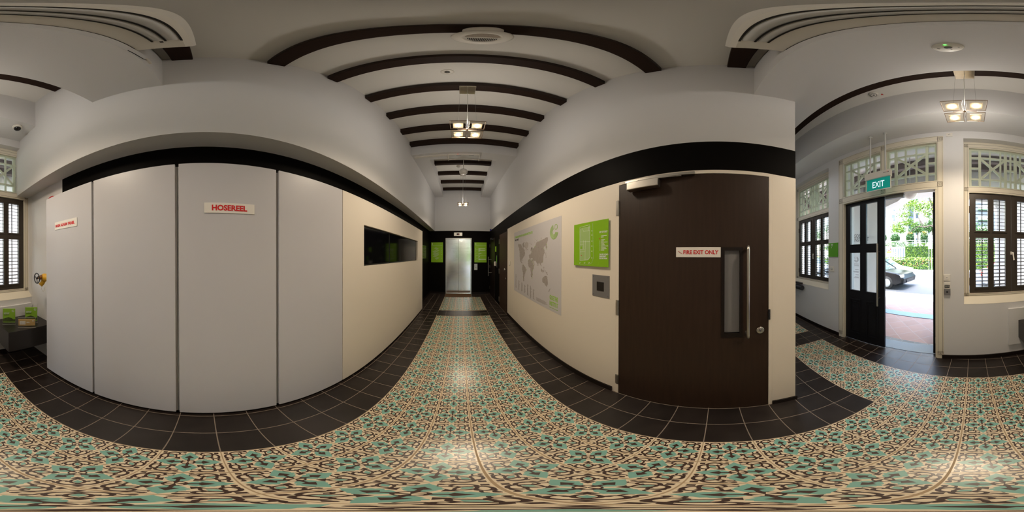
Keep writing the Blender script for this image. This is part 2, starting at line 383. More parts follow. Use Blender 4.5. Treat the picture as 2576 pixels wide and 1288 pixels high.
w = MB(); w.box(XR+.004, XR+.012, -.567, 3.668, HT, ZR, 0); w.box(XR+.004, XR+.012, 3.668, 6.02, 0, ZR, 0)
struct(w.build('wall_right_black_band', ['black']), 'black painted band along the right wall')
w = MB()
w.box(XR+.004, XR+.012, -.567, -.384, .0, HT, 0); w.box(XR, XR+.012, -.567, -.384, .0, HT, 0)
w.box(XR, XR+.012, .765, 3.668, 0, HT, 0)
struct(w.build('wall_right_panel', ['panelR']), 'cream lower cladding of the right wall')
w = MB(); w.box(XB-.2, XR+.2, YE, YE+.2, ZS, ZC, 0)
struct(w.build('wall_end', ['white']), 'white end wall above the lift')
w = MB(); w.holes(XB, XR+.2, 0, ZS, YE, YE+.2, [(-.566, .398, 0, 2.097)], 0)
struct(w.build('wall_end_black', ['black']), 'black lower end wall around the lift')
# skirtings
w = MB(); w.box(XR-.012, XR, .80, 3.668, 0, .07); w.box(XR-.012, XR, -.58, -.384, 0, .055); struct(w.build('baseboard_right', 'woodb', bevel=.002), 'dark skirting along the right wall')
w = MB(); w.box(XB+.004, XR, YE-.012, YE, 0, .07); w.box(XB+.004, XB+.016, 4.06, YE, 0, .07)
w2 = MB(); w2.box(XB+.004, -.58, YE-.012, YE, 0, .07); w2.box(.41, XR, YE-.012, YE, 0, .07); w2.box(XB+.004, XB+.016, 4.1, YE, 0, .07)
struct(w2.build('baseboard_end', 'woodb'), 'dark skirting beside the lift')
# downstand beams
w = MB(); w.box(XU, XFAR, -.79, -.25, 3.172, ZC)
struct(w.build('ceiling_bulkhead', 'white'), 'broad white downstand across the ceiling behind the lens')
w = MB(FM); w.box(-1.2, XFAR, -.05, .435, 3.39, ZC)
struct(w.build('front_bulkhead', 'white'), 'white bulkhead over the entrance wall')
w = MB(); w.box(XU, -.652, 3.075, YE, ZBK, ZC); w.box(.738, XR+.012, 3.075, YE, ZBK, ZC); w.box(-.652, .738, 3.075, 3.36, ZBK, ZC)
struct(w.build('rear_bulkhead', 'white'), 'white bulkhead framing the recessed rear ceiling')
# ceiling beams
bd = [('third', .394), ('', 0)]
BY = [(-1.255, -1.140, XU, XFAR, 'dark timber ceiling beam next to the entrance wall'),
      (-.190, -.062, XU, XR+.012, 'dark timber ceiling beam above the large air conditioner'),
      (.394, .521, XU, XR+.012, 'dark timber ceiling beam carrying the round white speaker'),
      (.906, 1.024, XU, XR+.012, 'dark timber ceiling beam between the white speaker and the lamp canopy'),
      (1.452, 1.570, XU, XR+.012, 'dark timber ceiling beam with the nearer square corridor lamp hanging from it'),
      (1.958, 2.074, XU, XR+.012, 'dark timber ceiling beam just beyond the nearer corridor lamp canopy'),
      (2.482, 2.590, XU, XR+.012, 'second dark ceiling beam before the white rear bulkhead'),
      (2.965, 3.074, XU, XR+.012, 'dark timber beam lying against the white rear bulkhead'),
      (3.945, 4.045, -.652, .738, 'first dark beam inside the recessed rear ceiling, next to the small air conditioner'),
      (4.563, 4.665, -.652, .738, 'second dark beam inside the recessed rear ceiling, behind the globe lamp'),
      (5.205, 5.300, -.652, .738, 'third dark beam inside the recessed rear ceiling'),
      (5.865, 5.955, -.652, .738, 'last dark beam inside the recessed rear ceiling, by the end wall')]
for a, b, x0, x1, lb in BY:
    w = MB(); w.box(x0, x1, a, b, ZB, ZC); tag(w.build('ceiling_beam', 'beam', bevel=.006), lb, 'beam', 'dark ceiling beams')

# ================================================================ LEFT SIDE: cupboards and screen wall
ZCT = 2.071
def cupboard(y0, y1, label):
    t = thing('tall_cupboard', label, 'cupboard', (-1.07, (y0+y1)/2, 0), 'tall white cupboards along the left wall')
    b = MB(); b.box(XB+.006, XC-.045, y0, y1, .045, ZCT-.03); b.build('carcass', 'plasg', t)
    d = MB(); d.box(XC-.02, XC, y0+.001, y1-.001, .045, ZCT); d.build('door', 'panel', t, bevel=.0015)
    p = MB(); p.box(XB+.01, XC-.03, y0, y1, 0, .045); p.build('plinth', 'black', t)
    s = MB(); s.box(XC-.045, XC-.021, y0-.0095, y1+.0085, .045, ZCT-.012); s.build('frame', 'plasg', t)
    return t
cupboard(-1.425, -.808, 'tall white cupboard with the small red MAIN ALARM PANEL plate')
cupboard(-.790, -.178, 'tall white cupboard without a plate, between the MAIN ALARM PANEL and HOSEREEL cupboards')
cupboard(-.157, .457, 'tall white cupboard with the red HOSEREEL plate')
cupboard(.476, 1.094, 'tall white cupboard next to the wall panel with the screens')
t = thing('screen_wall', 'long white panel wall with a recess holding two black screens', 'panel', (-1.07, 2.5, 0))
b = MB(); b.holes(1.100, 4.05, .045, ZCT, XC-.06, XC, [(1.44, 3.60, 1.334, 1.778)], 0, 'y'); b.build('panel', 'panelR', t)
b = MB(); b.box(XB+.01, XC-.03, 1.10, 4.04, 0, .045); b.build('plinth', 'black', t)
b = MB(); b.box(XB+.006, XC-.06, 1.10, 1.12, .045, ZCT-.02); b.box(XB+.006, XC-.06, 4.03, 4.05, .045, ZCT-.02); b.build('side_board', 'panelR', t)
def tvs(y0, y1, label):
    t = thing('television', label, 'screen', (XC-.05, (y0+y1)/2, 1.34), 'black screens in the left wall recess')
    b = MB(); b.box(XC-.10, XC-.030, y0, y1, 1.337, 1.777); b.build('housing', 'bezel', t)
    b = MB(); b.box(XC-.030, XC-.028, y0+.012, y1-.012, 1.352, 1.765); b.build('screen', 'screen', t)
tvs(1.442, 2.128, 'black wall screen nearer the cupboards, one of two side by side')
tvs(2.14, 3.585, 'wider black wall screen at the far end of the recess, reflecting the lift')
def plate(name, label, pts, txt, tsz, tcol, org, thick=.004):
    t = thing(name, label, 'sign', (XC+.002, (pts[0]+pts[1])/2, pts[2]))
    b = MB(); b.box(XC, XC+thick, pts[0], pts[1], pts[2], pts[3]); b.build('plate', 'signw', t, bevel=.0008)
    text(txt, tsz, 'lettering', tcol, (XC+thick, org[0], org[1]), (0, 1, 0), (0, 0, 1), t, wid=org[2], bold=.0018)
    return t
plate('door_sign', 'white HOSEREEL plate with red letters on a cupboard door', (-.003, .306, 1.710, 1.776), 'HOSEREEL', .049, 'red', (.043, 1.727, .215))
plate('door_sign', 'white MAIN ALARM PANEL plate with red letters on the end cupboard', (-1.271, -.964, 1.706, 1.782), 'MAIN ALARM PANEL', .036, 'red', (-1.255, 1.731, .262))
# small screen on black left wall
t = thing('wall_screen', 'small dark screen on the black left wall beyond the panel wall', 'screen', (XB, 5.0, 1.35))
b = MB(); b.box(XB+.004, XB+.03, 4.62, 5.28, 1.348, 1.767); b.build('housing', 'bezel', t); b = MB(); b.box(XB+.03, XB+.031, 4.64, 5.26, 1.365, 1.75); b.build('screen', 'screen', t)

# ================================================================ RIGHT SIDE
Yp, Zp = (0, 1, 0), (0, 0, 1)
door = thing('door_1', 'dark walnut fire exit door with a narrow wired window', None, (XR, .19, 0)); struct(door)
b = MB(); b.holes(-.353, .737, .006, 2.052, XR, XR+.045, [(-.153, -.052, .90, 1.49)], 0, 'y'); leaf = b.build('door_leaf', 'wood', door, weld=True)
b = MB(); b.holes(-.174, -.031, .866, 1.512, XR-.006, XR+.02, [(-.153, -.052, .90, 1.49)], 0, 'y'); b.build('glazing_bead', 'woodb', door)
b = MB(); b.box(XR+.018, XR+.024, -.153, -.052, .90, 1.49); g = b.build('wired_glass', 'wired', door)
b = MB()
b.holes(-.384, .765, -.2, 2.083, XR, XR+.05, [(-.356, .740, -.3, 2.055)], 0, 'y'); b.box(XR+.045, XR+.06, -.384, .765, 0, 2.083)
b = MB(); b.box(XR-.003, XR+.05, -.384, -.356, 0, 2.083); b.box(XR-.003, XR+.05, .740, .765, 0, 2.083); b.box(XR-.003, XR+.05, -.356, .740, 2.055, 2.083); b.build('door_frame', 'panelR', door, bevel=.001)
for z0, z1 in ((1.782, 1.912), (.955, 1.086), (.150, .283)):
    b = MB(); b.box(XR-.006, XR, .735, .765, z0, z1); b.tube([(XR-.009, .745, z0), (XR-.009, .745, z1)], .006, 8); b.build('hinge', 'steelh', door)
b = MB(); yh = -.199; xh = XR-.065
b.tube([(XR, yh, .905), (xh+.02, yh, .885), (xh+.004, yh, .888), (xh, yh, .905), (xh, yh, 1.495), (xh+.004, yh, 1.512), (xh+.02, yh, 1.516), (XR, yh, 1.496)], .0105, 14); b.build('pull_handle', 'steelh', door)
b = MB(); b.lathe([(.028, 0), (.028, -.006), (.024, -.009), (.0, -.009)], (XR, -.295, .909), 28, ax='x'); lk = b.build('lock_rose', 'steelh', door)
b = MB(); b.lathe([(.009, -.009), (.009, -.013), (0, -.013)], (XR, -.295, .914), 16, ax='x'); b.box(XR-.0125, XR-.009, -.299, -.291, .895, .912); b.build('keyhole', 'greyp', lk)
b = MB(); b.box(XR-.01, XR-.002, -.366, -.353, .99, 1.07); b.build('strike_plate', 'dark', door)
b = MB(); b.box(XR-.068, XR-.012, .385, .632, 1.958, 2.024); cl = b.build('door_closer', 'steelh', door, bevel=.006)
b = MB(); b.box(XR-.030, XR-.006, .145, .665, 2.040, 2.062); b.build('closer_rail', 'steelh', cl, bevel=.002)
b = MB(); b.bar((XR-.04, .545, 2.03), (XR-.022, .235, 2.034), .016, .006, up=(0, 0, 1)); b.tube([(XR-.04, .545, 2.022), (XR-.04, .545, 2.036)], .011, 12); b.build('closer_arm', 'steelh', cl)
t = thing('door_sign', 'white FIRE EXIT ONLY plate with red letters on the dark door', 'sign', (XR, .12, 1.444))
b = MB(); b.box(XR-.003, XR, -.026, .275, 1.444, 1.512); b.build('plate', 'signw', t, bevel=.0008)
def rtext(s, size, mt, y, z, parent, x=XR-.003, wid=None, bold=.0, name='lettering', align='LEFT'):
    return text(s, size, name, mt, (x, y, z), (0, -1, 0), (0, 0, 1), parent, wid=wid, bold=bold, align=align)
rtext('FIRE EXIT ONLY', .037, 'red', .224, 1.4655, t, wid=.235, bold=.0008)
b = MB(); zz = 1.484; yy = .262
for k in range(5): b.bar((XR-.0036, yy-.0055*k, zz-.0036*k), (XR-.0036, yy-.0055*k-.0055, zz-.0036*k), .0022, .0012, up=(1, 0, 0)); b.bar((XR-.0036, yy-.0055*(k+1), zz-.0036*k+.001), (XR-.0036, yy-.0055*(k+1), zz-.0036*(k+1)-.001), .0022, .0012, up=(1, 0, 0))
b.build('stair_symbol', 'red', t)
# escape plan (green)
t = thing('escape_plan', 'square green floor plan board beside the fire exit door', 'sign', (XR, 1.05, 1.356))
b = MB(); b.box(XR-.018, XR-.012, .835, 1.275, 1.356, 1.767); bd_ = b.build('board', 'green', t, bevel=.001)
b = MB(); b.box(XR-.012, XR, .87, 1.24, 1.39, 1.73); b.build('spacer', 'greyp', t)
xg = XR-.0185
def rp(px, py): p = onX(px, py, xg); return (xg, p.y, p.z)
def cp(lst, ox, oy, sc): return [rp(ox+a/sc, oy+b2/sc) for a, b2 in lst]
sc = 5.367
b = MB(); b.prism(cp([(104, 240), (236, 210), (238, 625), (212, 662), (104, 670)], 1440, 530, sc), (-.0006, 0, 0), 0)
b.build('plan_area', 'greenp', t)
b = MB()
def pl(pts, wd): 
    P = cp(pts, 1440, 530, sc)
    for p, q in zip(P, P[1:]): b.bar(Vector(p)+Vector((-.0008, 0, 0)), Vector(q)+Vector((-.0008, 0, 0)), wd, .001, up=(1, 0, 0))
pl([(102, 228), (236, 190), (240, 625), (212, 664), (102, 672), (102, 228)], .003)
pl([(104, 420), (236, 415)], .002); pl([(175, 405), (172, 665)], .002); pl([(150, 400), (150, 520)], .0015); pl([(104, 455), (150, 455)], .0015); pl([(104, 520), (165, 520)], .0015); pl([(104, 558), (170, 550)], .0015); pl([(220, 210), (218, 272), (236, 270)], .002); pl([(140, 240), (150, 280), (216, 272)], .0015)
pl([(275, 170), (283, 640), (262, 705), (235, 722), (95, 724)], .001)
for y in (272, 330, 412, 478, 548, 638): pl([(264, y-9), (264, y+9)], .007)
for x in (102, 165, 226): pl([(x-9, 708), (x+9, 705)], .006)
b.build('plan_lines', 'wtxt', t)
b = MB(); b.prism(cp([(108, 485), (130, 482), (130, 515), (108, 518)], 1440, 530, sc), (-.001, 0, 0)); b.build('lift_mark', 'green', t)
b = MB(); b.prism(cp([(116, 602), (126, 602), (126, 612), (116, 612)], 1440, 530, sc), (-.001, 0, 0)); b.prism(cp([(365, 372), (378, 371), (378, 383), (365, 384)], 1440, 530, sc), (-.001, 0, 0)); b.build('plan_marking', 'redp', t)
def gtext(s, size, px, py, wid=None, bold=.0005):
    wid = rp(1440+px/sc, 600).__getitem__(1)-rp(1440+wid/sc, 600)[1]; p = rp(1440+px/sc, 530+py/sc); return rtext(s, size, 'wtxt', p[1], p[2], t, x=xg, wid=wid, bold=bold)
gtext('1ST STOREY', .022, 365, 303, wid=476)
for i, s in enumerate(('136 NEIL ROAD', 'EMERGENCY', 'ESCAPE PLAN')): gtext(s, .0175, 365, 600+i*26.5, wid=(481, 457, 468)[i])
b = MB()
for i, wd in enumerate((.072, .033, 0, .05, .034, .082, .04, .046, .09, .06, .07, .04)):
    if not wd: continue
    y = 340+i*17.5; p = rp(1440+388/sc, 530+y/sc); b.box(xg-.001, xg, p[1]-wd*.85, p[1], p[2]-.0022, p[2]+.0022)
    if i > 3: p = rp(1440+369/sc, 530+y/sc); b.box(xg-.001, xg, p[1]-.006, p[1], p[2]-.002, p[2]+.002)
b.build('legend_lettering', 'wtxt', t)
# world map poster
mp = thing('wall_map', 'large pale grey world map print on the right wall', 'poster', (XR, 2.35, .733))
b = MB(); b.box(XR-.0015, XR, 1.52, 3.176, .733, 1.920); b.build('print', 'map', mp)
xm = XR-.0018; scm = 4.77
def mpt(a, c): p = onX(1280+a/scm, 530+c/scm, xm); return Vector((xm, p.y, p.z))
LAND = [[(110,420),(118,395),(127,405),(140,402),(152,412),(160,440),(175,450),(188,470),(195,520),(186,545),(175,560),(168,572),(158,582),(152,598),(148,606),(160,622),(156,634),(146,622),(138,600),(132,565),(130,500),(122,450)],
 [(162,400),(176,382),(186,380),(178,420),(186,440),(170,440)],
 [(165,650),(178,648),(190,665),(205,700),(207,725),(196,750),(190,770),(183,810),(181,850),(174,840),(172,800),(169,740),(161,700)],
 [(235,590),(250,580),(268,600),(280,590),(286,630),(300,665),(296,690),(286,720),(285,770),(275,806),(266,790),(262,720),(258,688),(240,680),(230,640)],
 [(244,566),(250,530),(262,520),(272,500),(280,470),(285,460),(300,448),(314,430),(326,392),(340,372),(370,366),(400,348),(420,340),(440,325),(470,322),(468,360),(457,378),(452,408),(455,440),(449,460),(442,412),(424,430),(416,455),(430,480),(425,515),(415,545),(413,590),(404,622),(388,628),(386,662),(372,640),(358,625),(352,660),(338,628),(318,600),(302,606),(292,622),(276,600),(290,578),(270,566),(258,585)],
 [(262,480),(266,450),(276,436),(280,455),(272,490)],
 [(400,835),(405,810),(418,795),(430,782),(446,792),(455,780),(465,830),(468,880),(452,912),(436,888),(420,860),(405,860)],
 [(490,938),(503,935),(492,955),(480,975),(474,968)],
 [(385,700),(396,695),(408,720),(402,745),(390,728)], [(410,708),(420,712),(424,740),(412,736)], [(440,728),(458,742),(470,775),(455,765)], [(442,570),(448,545),(440,510),(446,520),(452,560)], [(447,400),(456,450),(449,458),(443,425)], [(225,460),(231,462),(230,475),(223,474)], [(240,545),(246,520),(250,535),(246,555)]]
def coast(L_, amp=3.2):
    out = []
    for i, p in enumerate(L_):
        q = L_[(i+1) % len(L_)]; d = math.hypot(q[0]-p[0], q[1]-p[1]); n = max(1, int(d/5))
        for k in range(n):
            f = k/n; j = 0 if k == 0 else amp
            out.append((p[0]+(q[0]-p[0])*f+random.uniform(-j, j), p[1]+(q[1]-p[1])*f+random.uniform(-j, j)))
    return out
b = MB()
for k, L_ in enumerate(LAND): b.prism([mpt(*p)-Vector((.00004*k, 0, 0)) for p in coast(L_)], (-.0004, 0, 0))
for _ in range(46):
    c0 = random.choice([(180, 415), (190, 440), (265, 400), (300, 385), (335, 350), (385, 330), (415, 690), (430, 720), (455, 740), (395, 720), (352, 650), (380, 668)]); c0 = (c0[0]+random.uniform(-14, 14), c0[1]+random.uniform(-12, 12)); r_ = random.uniform(1.5, 4)
    b.prism([mpt(c0[0]+r_*math.cos(a)*random.uniform(.6, 1.3), c0[1]+1.6*r_*math.sin(a)*random.uniform(.6, 1.3))-Vector((.0007, 0, 0)) for a in (0, 1, 2, 3, 4, 5)], (-.0003, 0, 0))
b.build('continent_marking', 'land', mp)
b = MB(); b.prism([mpt(*p) for p in [(195,385),(215,375),(235,388),(233,420),(217,460),(206,492),(200,450),(194,420)]], (-.0005, 0, 0))
b.prism([mpt(*p) for p in [(288,592),(302,600),(310,650),(300,664),(286,630)]], (-.0007, 0, 0)); b.build('pale_continent_marking', 'map', mp); b.build
M['landl'] = mat('light_taupe_print', (.46, .42, .40), .6); bpy.data.objects[[o.name for o in mp.children if o.name.startswith('pale_continent_marking')][0]].data.materials[0] = M['landl']
b = MB()
for _ in range(70):
    L_ = random.choice(LAND[:7]); p = random.choice(L_); q = random.choice(L_); f = random.random(); c_ = mpt(p[0]*f+q[0]*(1-f), p[1]*f+q[1]*(1-f)); wd = random.uniform(.02, .05)
    b.box(xm-.0012, xm-.0006, c_.y-wd, c_.y, c_.z-.0016, c_.z+.0016)
b.build('place_lettering', 'land2', mp)
b = MB()
for _ in range(26):
    p = random.choice(LAND[4][:38]+LAND[3]+LAND[2]); c_ = mpt(p[0]+random.uniform(-6, 6), p[1]+random.uniform(-8, 8)); b.box(xm-.0016, xm-.0006, c_.y-.008, c_.y, c_.z-.005, c_.z+.005)
b.build('city_marking', 'greenl', mp)
b = MB()
for k in range(7):
    px_ = 82+k*34.5; y0 = (765, 835, 862, 890, 886, 902, 945)[k]; n_ = (26, 18, 16, 14, 18, 20, 15)[k]; cgr = mpt(px_, y0)
    for i in range(n_): wd = random.uniform(.025, .06); b.box(xm-.0008, xm, cgr.y-wd, cgr.y, cgr.z-i*.0105-.0022, cgr.z-i*.0105+.0022)
for i in range(5): cgr = mpt(330, 1040); b.box(xm-.0008, xm, cgr.y-(.26, .30, .28, .32, .27)[i], cgr.y, cgr.z-i*.011-.0015, cgr.z-i*.011+.0015)
b.build('address_lettering', 'land2', mp)
rtext('STANDORTE DES GOETHE-INSTITUTS', .050, 'greenl', 3.122, 1.800, mp, x=xm, wid=.83, bold=.0012)
rtext('WELTWEIT', .050, 'dtxt', 3.122, 1.742, mp, x=xm, wid=.215, bold=.0012)
rtext('GOETHE', .082, 'greenl', 1.773, .888, mp, x=xm, wid=.188, bold=.0015); rtext('INSTITUT', .082, 'greenl', 1.773, .808, mp, x=xm, wid=.188, bold=.0015)
rtext('Sprache. Kultur. Deutschland.', .013, 'greenl', 1.773, .775, mp, x=xm, wid=.188)
def logo(mb, org, rgt, up, rad, off=.001, flip=1):
    org, rgt, up = Vector(org), Vector(rgt)*flip, Vector(up); n = Vector(rgt)*flip
    nn = Vector(rgt).cross(Vector(up))
    for i in range(5):
        r0 = rad*(.40+.14*i); a0, a1 = 100, 350
        pts = [org+rgt*math.cos(R(a))*r0+up*math.sin(R(a))*r0+nn*off for a in range(a0, a1+1, 10)]
        for p, q in zip(pts, pts[1:]): mb.bar(p, q+(q-p)*.1, rad*.062, .0008, up=nn)
    pts = [org+rgt*(.50+.34*math.cos(R(a)))*rad+up*(.62+.34*math.sin(R(a)))*rad+nn*off for a in range(0, 361, 15)]
    for p, q in zip(pts, pts[1:]): mb.bar(p, q+(q-p)*.1, rad*.062, .0008, up=nn)
b = MB(); logo(b, (xm, 1.678, 1.745), (0, -1, 0), (0, 0, 1), .092); b.build('ring_emblem', 'greenl', mp)
# grey access panel with black display
t = thing('intercom_panel', 'square grey metal wall panel with a small black display', 'panel', (XR, .93, 1.084))
b = MB(); b.box(XR-.004, XR, .832, 1.028, 1.084, 1.281); b.build('plate', 'greyp', t, bevel=.001)
b = MB(); b.box(XR-.006, XR-.004, .892, .972, 1.140, 1.221); b.build('display', 'screen', t)
for y in (.848, 1.012):
    for z in (1.10, 1.265): b = MB(); b.lathe([(.003, 0), (.003, -.001), (0, -.001)], (XR-.004, y, z), 10, ax='x'); b.build('screw', 'dark', t)
t = thing('light_switch', 'small white switch on the far end of the cream right wall', 'switch', (XR, 3.47, 1.22)); b = MB(); b.box(XR-.012, XR, 3.43, 3.54, 1.235, 1.325); b.build('plate', 'plas', t, bevel=.002)
b = MB(); b.box(XR-.02, XR-.012, 3.45, 3.475, 1.225, 1.25); b.build('rocker', 'plasg', t)
# rear doors on the right
d2 = thing('door_2', 'dark brown door at the rear right, beside the cream panel', None, (XR, 4.05, 0)); struct(d2)
b = MB(); b.box(XR-.008, XR+.004, 3.70, 4.43, .006, 2.03); b.build('door_leaf', 'wood', d2)
for z0, z1 in ((1.778, 1.914), (.943, 1.079), (.127, .271)): b = MB(); b.box(XR-.014, XR-.006, 4.43, 4.50, z0, z1); b.build('hinge', 'steelh', d2)
b = MB(); b.lathe([(.02, 0), (.02, -.02), (.028, -.05), (0, -.055)], (XR-.008, 3.76, 1.12), 18, ax='x'); b.build('door_knob', 'chrome', d2)
b = MB(); b.lathe([(.022, 0), (.022, -.014), (0, -.014)], (XR-.008, 3.76, .90), 18, ax='x'); b.build('lock', 'chrome', d2)
d3 = thing('door_3', 'black door with a long bar handle in the rear right corner', None, (XR, 5.4, 0)); struct(d3)
b = MB(); b.box(XR-.008, XR+.004, 5.05, 5.93, .006, 2.03); b.build('door_leaf', 'woodb', d3)
b = MB(); b.tube([(XR-.12, 5.612, .735), (XR-.12, 5.612, 1.41)], .014, 12); b.tube([(XR-.12, 5.612, .85), (XR, 5.612, .85)], .009, 8); b.tube([(XR-.12, 5.612, 1.31), (XR, 5.612, 1.31)], .009, 8); b.build('bar_handle', 'steelh', d3)
for z0, z1 in ((1.75, 1.87), (.99, 1.1), (.2, .31)): b = MB(); b.box(XR-.014, XR-.006, 5.93, 5.97, z0, z1); b.build('hinge', 'steelh', d3)
t = thing('alarm_box', 'small silver box above the black rear door', 'alarm', (XR, 5.75, 1.98)); b = MB(); b.box(XR-.05, XR-.01, 5.60, 5.68, 1.99, 2.07); b.build('case', 'steelh', t); b = MB(); b.box(XR-.07, XR, 5.35, 5.60, 1.985, 2.03); b.build('arm', 'dark', t)
t = thing('sensor', 'little blue and white sensor at the top of the rear corner', 'sensor', (XR, 5.8, 2.35)); b = MB(); b.box(XR-.05, XR, 5.70, 5.76, 2.40, 2.455); b.build('case', 'plas', t); b = MB(); b.box(XR-.05, XR, 5.70, 5.76, 2.345, 2.395); b.build('lens', 'blued', t)
t = thing('green_badge', 'narrow yellow-green badge beside the black rear door', 'sign', (XR, 4.95, 1.57)); b = MB(); b.box(XR-.01, XR+.004, 4.88, 5.0, 1.57, 1.735); b.build('plate', 'green', t)
t = thing('card_reader', 'dark tall card reader plate near the rear doors', 'reader', (XR, 4.75, 1.1)); b = MB(); b.box(XR-.02, XR+.004, 4.68, 4.80, 1.10, 1.46); b.build('plate', 'dark', t); b = MB(); b.box(XR-.023, XR-.02, 4.70, 4.78, 1.25, 1.43); b.build('display', 'dgreen', t)
t = thing('door_release', 'cream release box beside the dark card reader', 'switch', (XR, 4.93, 1.13)); b = MB(); b.box(XR-.05, XR+.004, 4.87, 4.98, 1.135, 1.26); b.build('case', 'plas', t, bevel=.004); b = MB(); b.box(XR-.012, XR+.004, 5.0, 5.045, 1.14, 1.27); b.build('badge', 'blued', t)

# ================================================================ END WALL: lift
lf = thing('door_4', 'stainless steel lift doors in the black end wall', None, (-.084, YE, 0)); struct(lf)
b = MB(); b.box(-.566, -.538, YE-.004, YE+.16, 0, 2.097); b.box(.370, .398, YE-.004, YE+.16, 0, 2.097); b.box(-.538, .370, YE-.004, YE+.16, 2.069, 2.097); b.build('door_frame', 'steel', lf, bevel=.002)
for x0, x1 in ((-.538, -.088), (-.082, .370)): b = MB(); b.box(x0, x1, YE+.06, YE+.09, .02, 2.07); b.build('door_leaf', 'lift', lf)
b = MB(); b.box(-.538, .370, YE+.10, YE+.15, 0, 2.09); b.build('shaft_back', 'black', lf)
b = MB(); b.box(-.538, .370, YE+.0, YE+.10, 0, .02); b.build('sill', 'steel', lf)
t = thing('floor_mat', 'brown coir mat in front of the lift', 'mat', (-.085, 5.75, 0)); b = MB(); b.box(-.545, .375, 5.545, YE-.015, .001, .012); b.build('pile', 'mat', t)
t = thing('lift_indicator', 'small steel floor indicator with red digits above the lift', 'indicator', (-.1, YE, 2.178))
b = MB(); b.box(-.255, .054, YE-.008, YE, 2.178, 2.303); b.build('plate', 'steelh', t, bevel=.002); b = MB(); b.box(-.155, -.05, YE-.01, YE-.008, 2.205, 2.275); ds = b.build('display', 'screen', t)
text('1', .06, 'digit', 'ledr', (-.11, YE-.0105, 2.219), (1, 0, 0), (0, 0, 1), ds)
t = thing('call_button', 'steel lift call plate on the black wall under the right green board', 'switch', (.56, YE, .915)); b = MB(); b.box(.499, .619, YE-.008, YE, .915, 1.145); b.build('plate', 'steelh', t, bevel=.002)
b = MB(); b.lathe([(.015, 0), (.015, -.004), (0, -.004)], (.559, YE-.008, 1.0), 16, ax='y'); b.build('button', 'chrome', t)
def board(x0, x1, label):
    t = thing('directory_board', label, 'sign', ((x0+x1)/2, YE, 1.195), 'green boards beside the lift')
    b = MB(); b.box(x0, x1, YE-.014, YE-.008, 1.195, 1.936); b.build('board', 'green', t, bevel=.001)
    b = MB(); b.box(x0+.04, x1-.04, YE-.008, YE, 1.24, 1.89); b.build('spacer', 'greyp', t)
    text('1', .11, 'digit', 'wtxt', (x0+.025, YE-.014, 1.845), (1, 0, 0), (0, 0, 1), t)
    b = MB(); b.box(x0+.02, x1-.02, YE-.0152, YE-.014, 1.824, 1.828); return t, b
t, b = board(-1.103, -.658, 'green board with stacked floor plans to the left of the lift'); b.build('rule', 'wtxt', t)
b = MB(); scb = 14.31
def gp(a, c): p = onY(1060+a/scb, 590+c/scb, YE-.0142); return Vector((p.x, YE-.0142, p.z))
for P in ([(455,500),(520,455),(560,478),(625,505),(545,560),(520,530)], [(395,620),(500,560),(530,580),(600,555),(655,570),(560,630),(470,660)], [(395,705),(490,650),(540,660),(600,640),(655,655),(590,700),(480,745)], [(410,785),(500,740),(600,700),(645,720),(560,780),(500,822)], [(478,860),(570,815),(650,835),(550,905)]):
    b.prism([gp(*p) for p in P], (0, -.0008, 0))
b.build('floor_plans', 'greenp', t)
b = MB()
for y in (488, 568, 632, 718, 850): p, q = gp(700, y-6), gp(745, y+6); b.box(p.x, q.x, YE-.0152, YE-.0142, q.z, p.z)
b.build('caption_lettering', 'greenp', t)
t, b = board(.504, .958, 'green board with lines of small text to the right of the lift')
for z in (1.66, 1.545, 1.44, 1.335): b.box(.53, .94, YE-.0152, YE-.014, z-.0015, z+.0015)
b.build('rule', 'wtxt', t)
b = MB()
for z, wd in ((1.705, .25), (1.685, .07), (1.635, .25), (1.53, .11), (1.425, .05), (1.32, .06), (1.30, .28), (1.59, .04), (1.48, .04), (1.375, .025)):
    b.box(.655, .655+wd, YE-.0152, YE-.014, z-.006, z+.006); b.box(.53, .545, YE-.0152, YE-.014, z-.004, z+.004)
b.build('caption_lettering', 'wtxt', t)
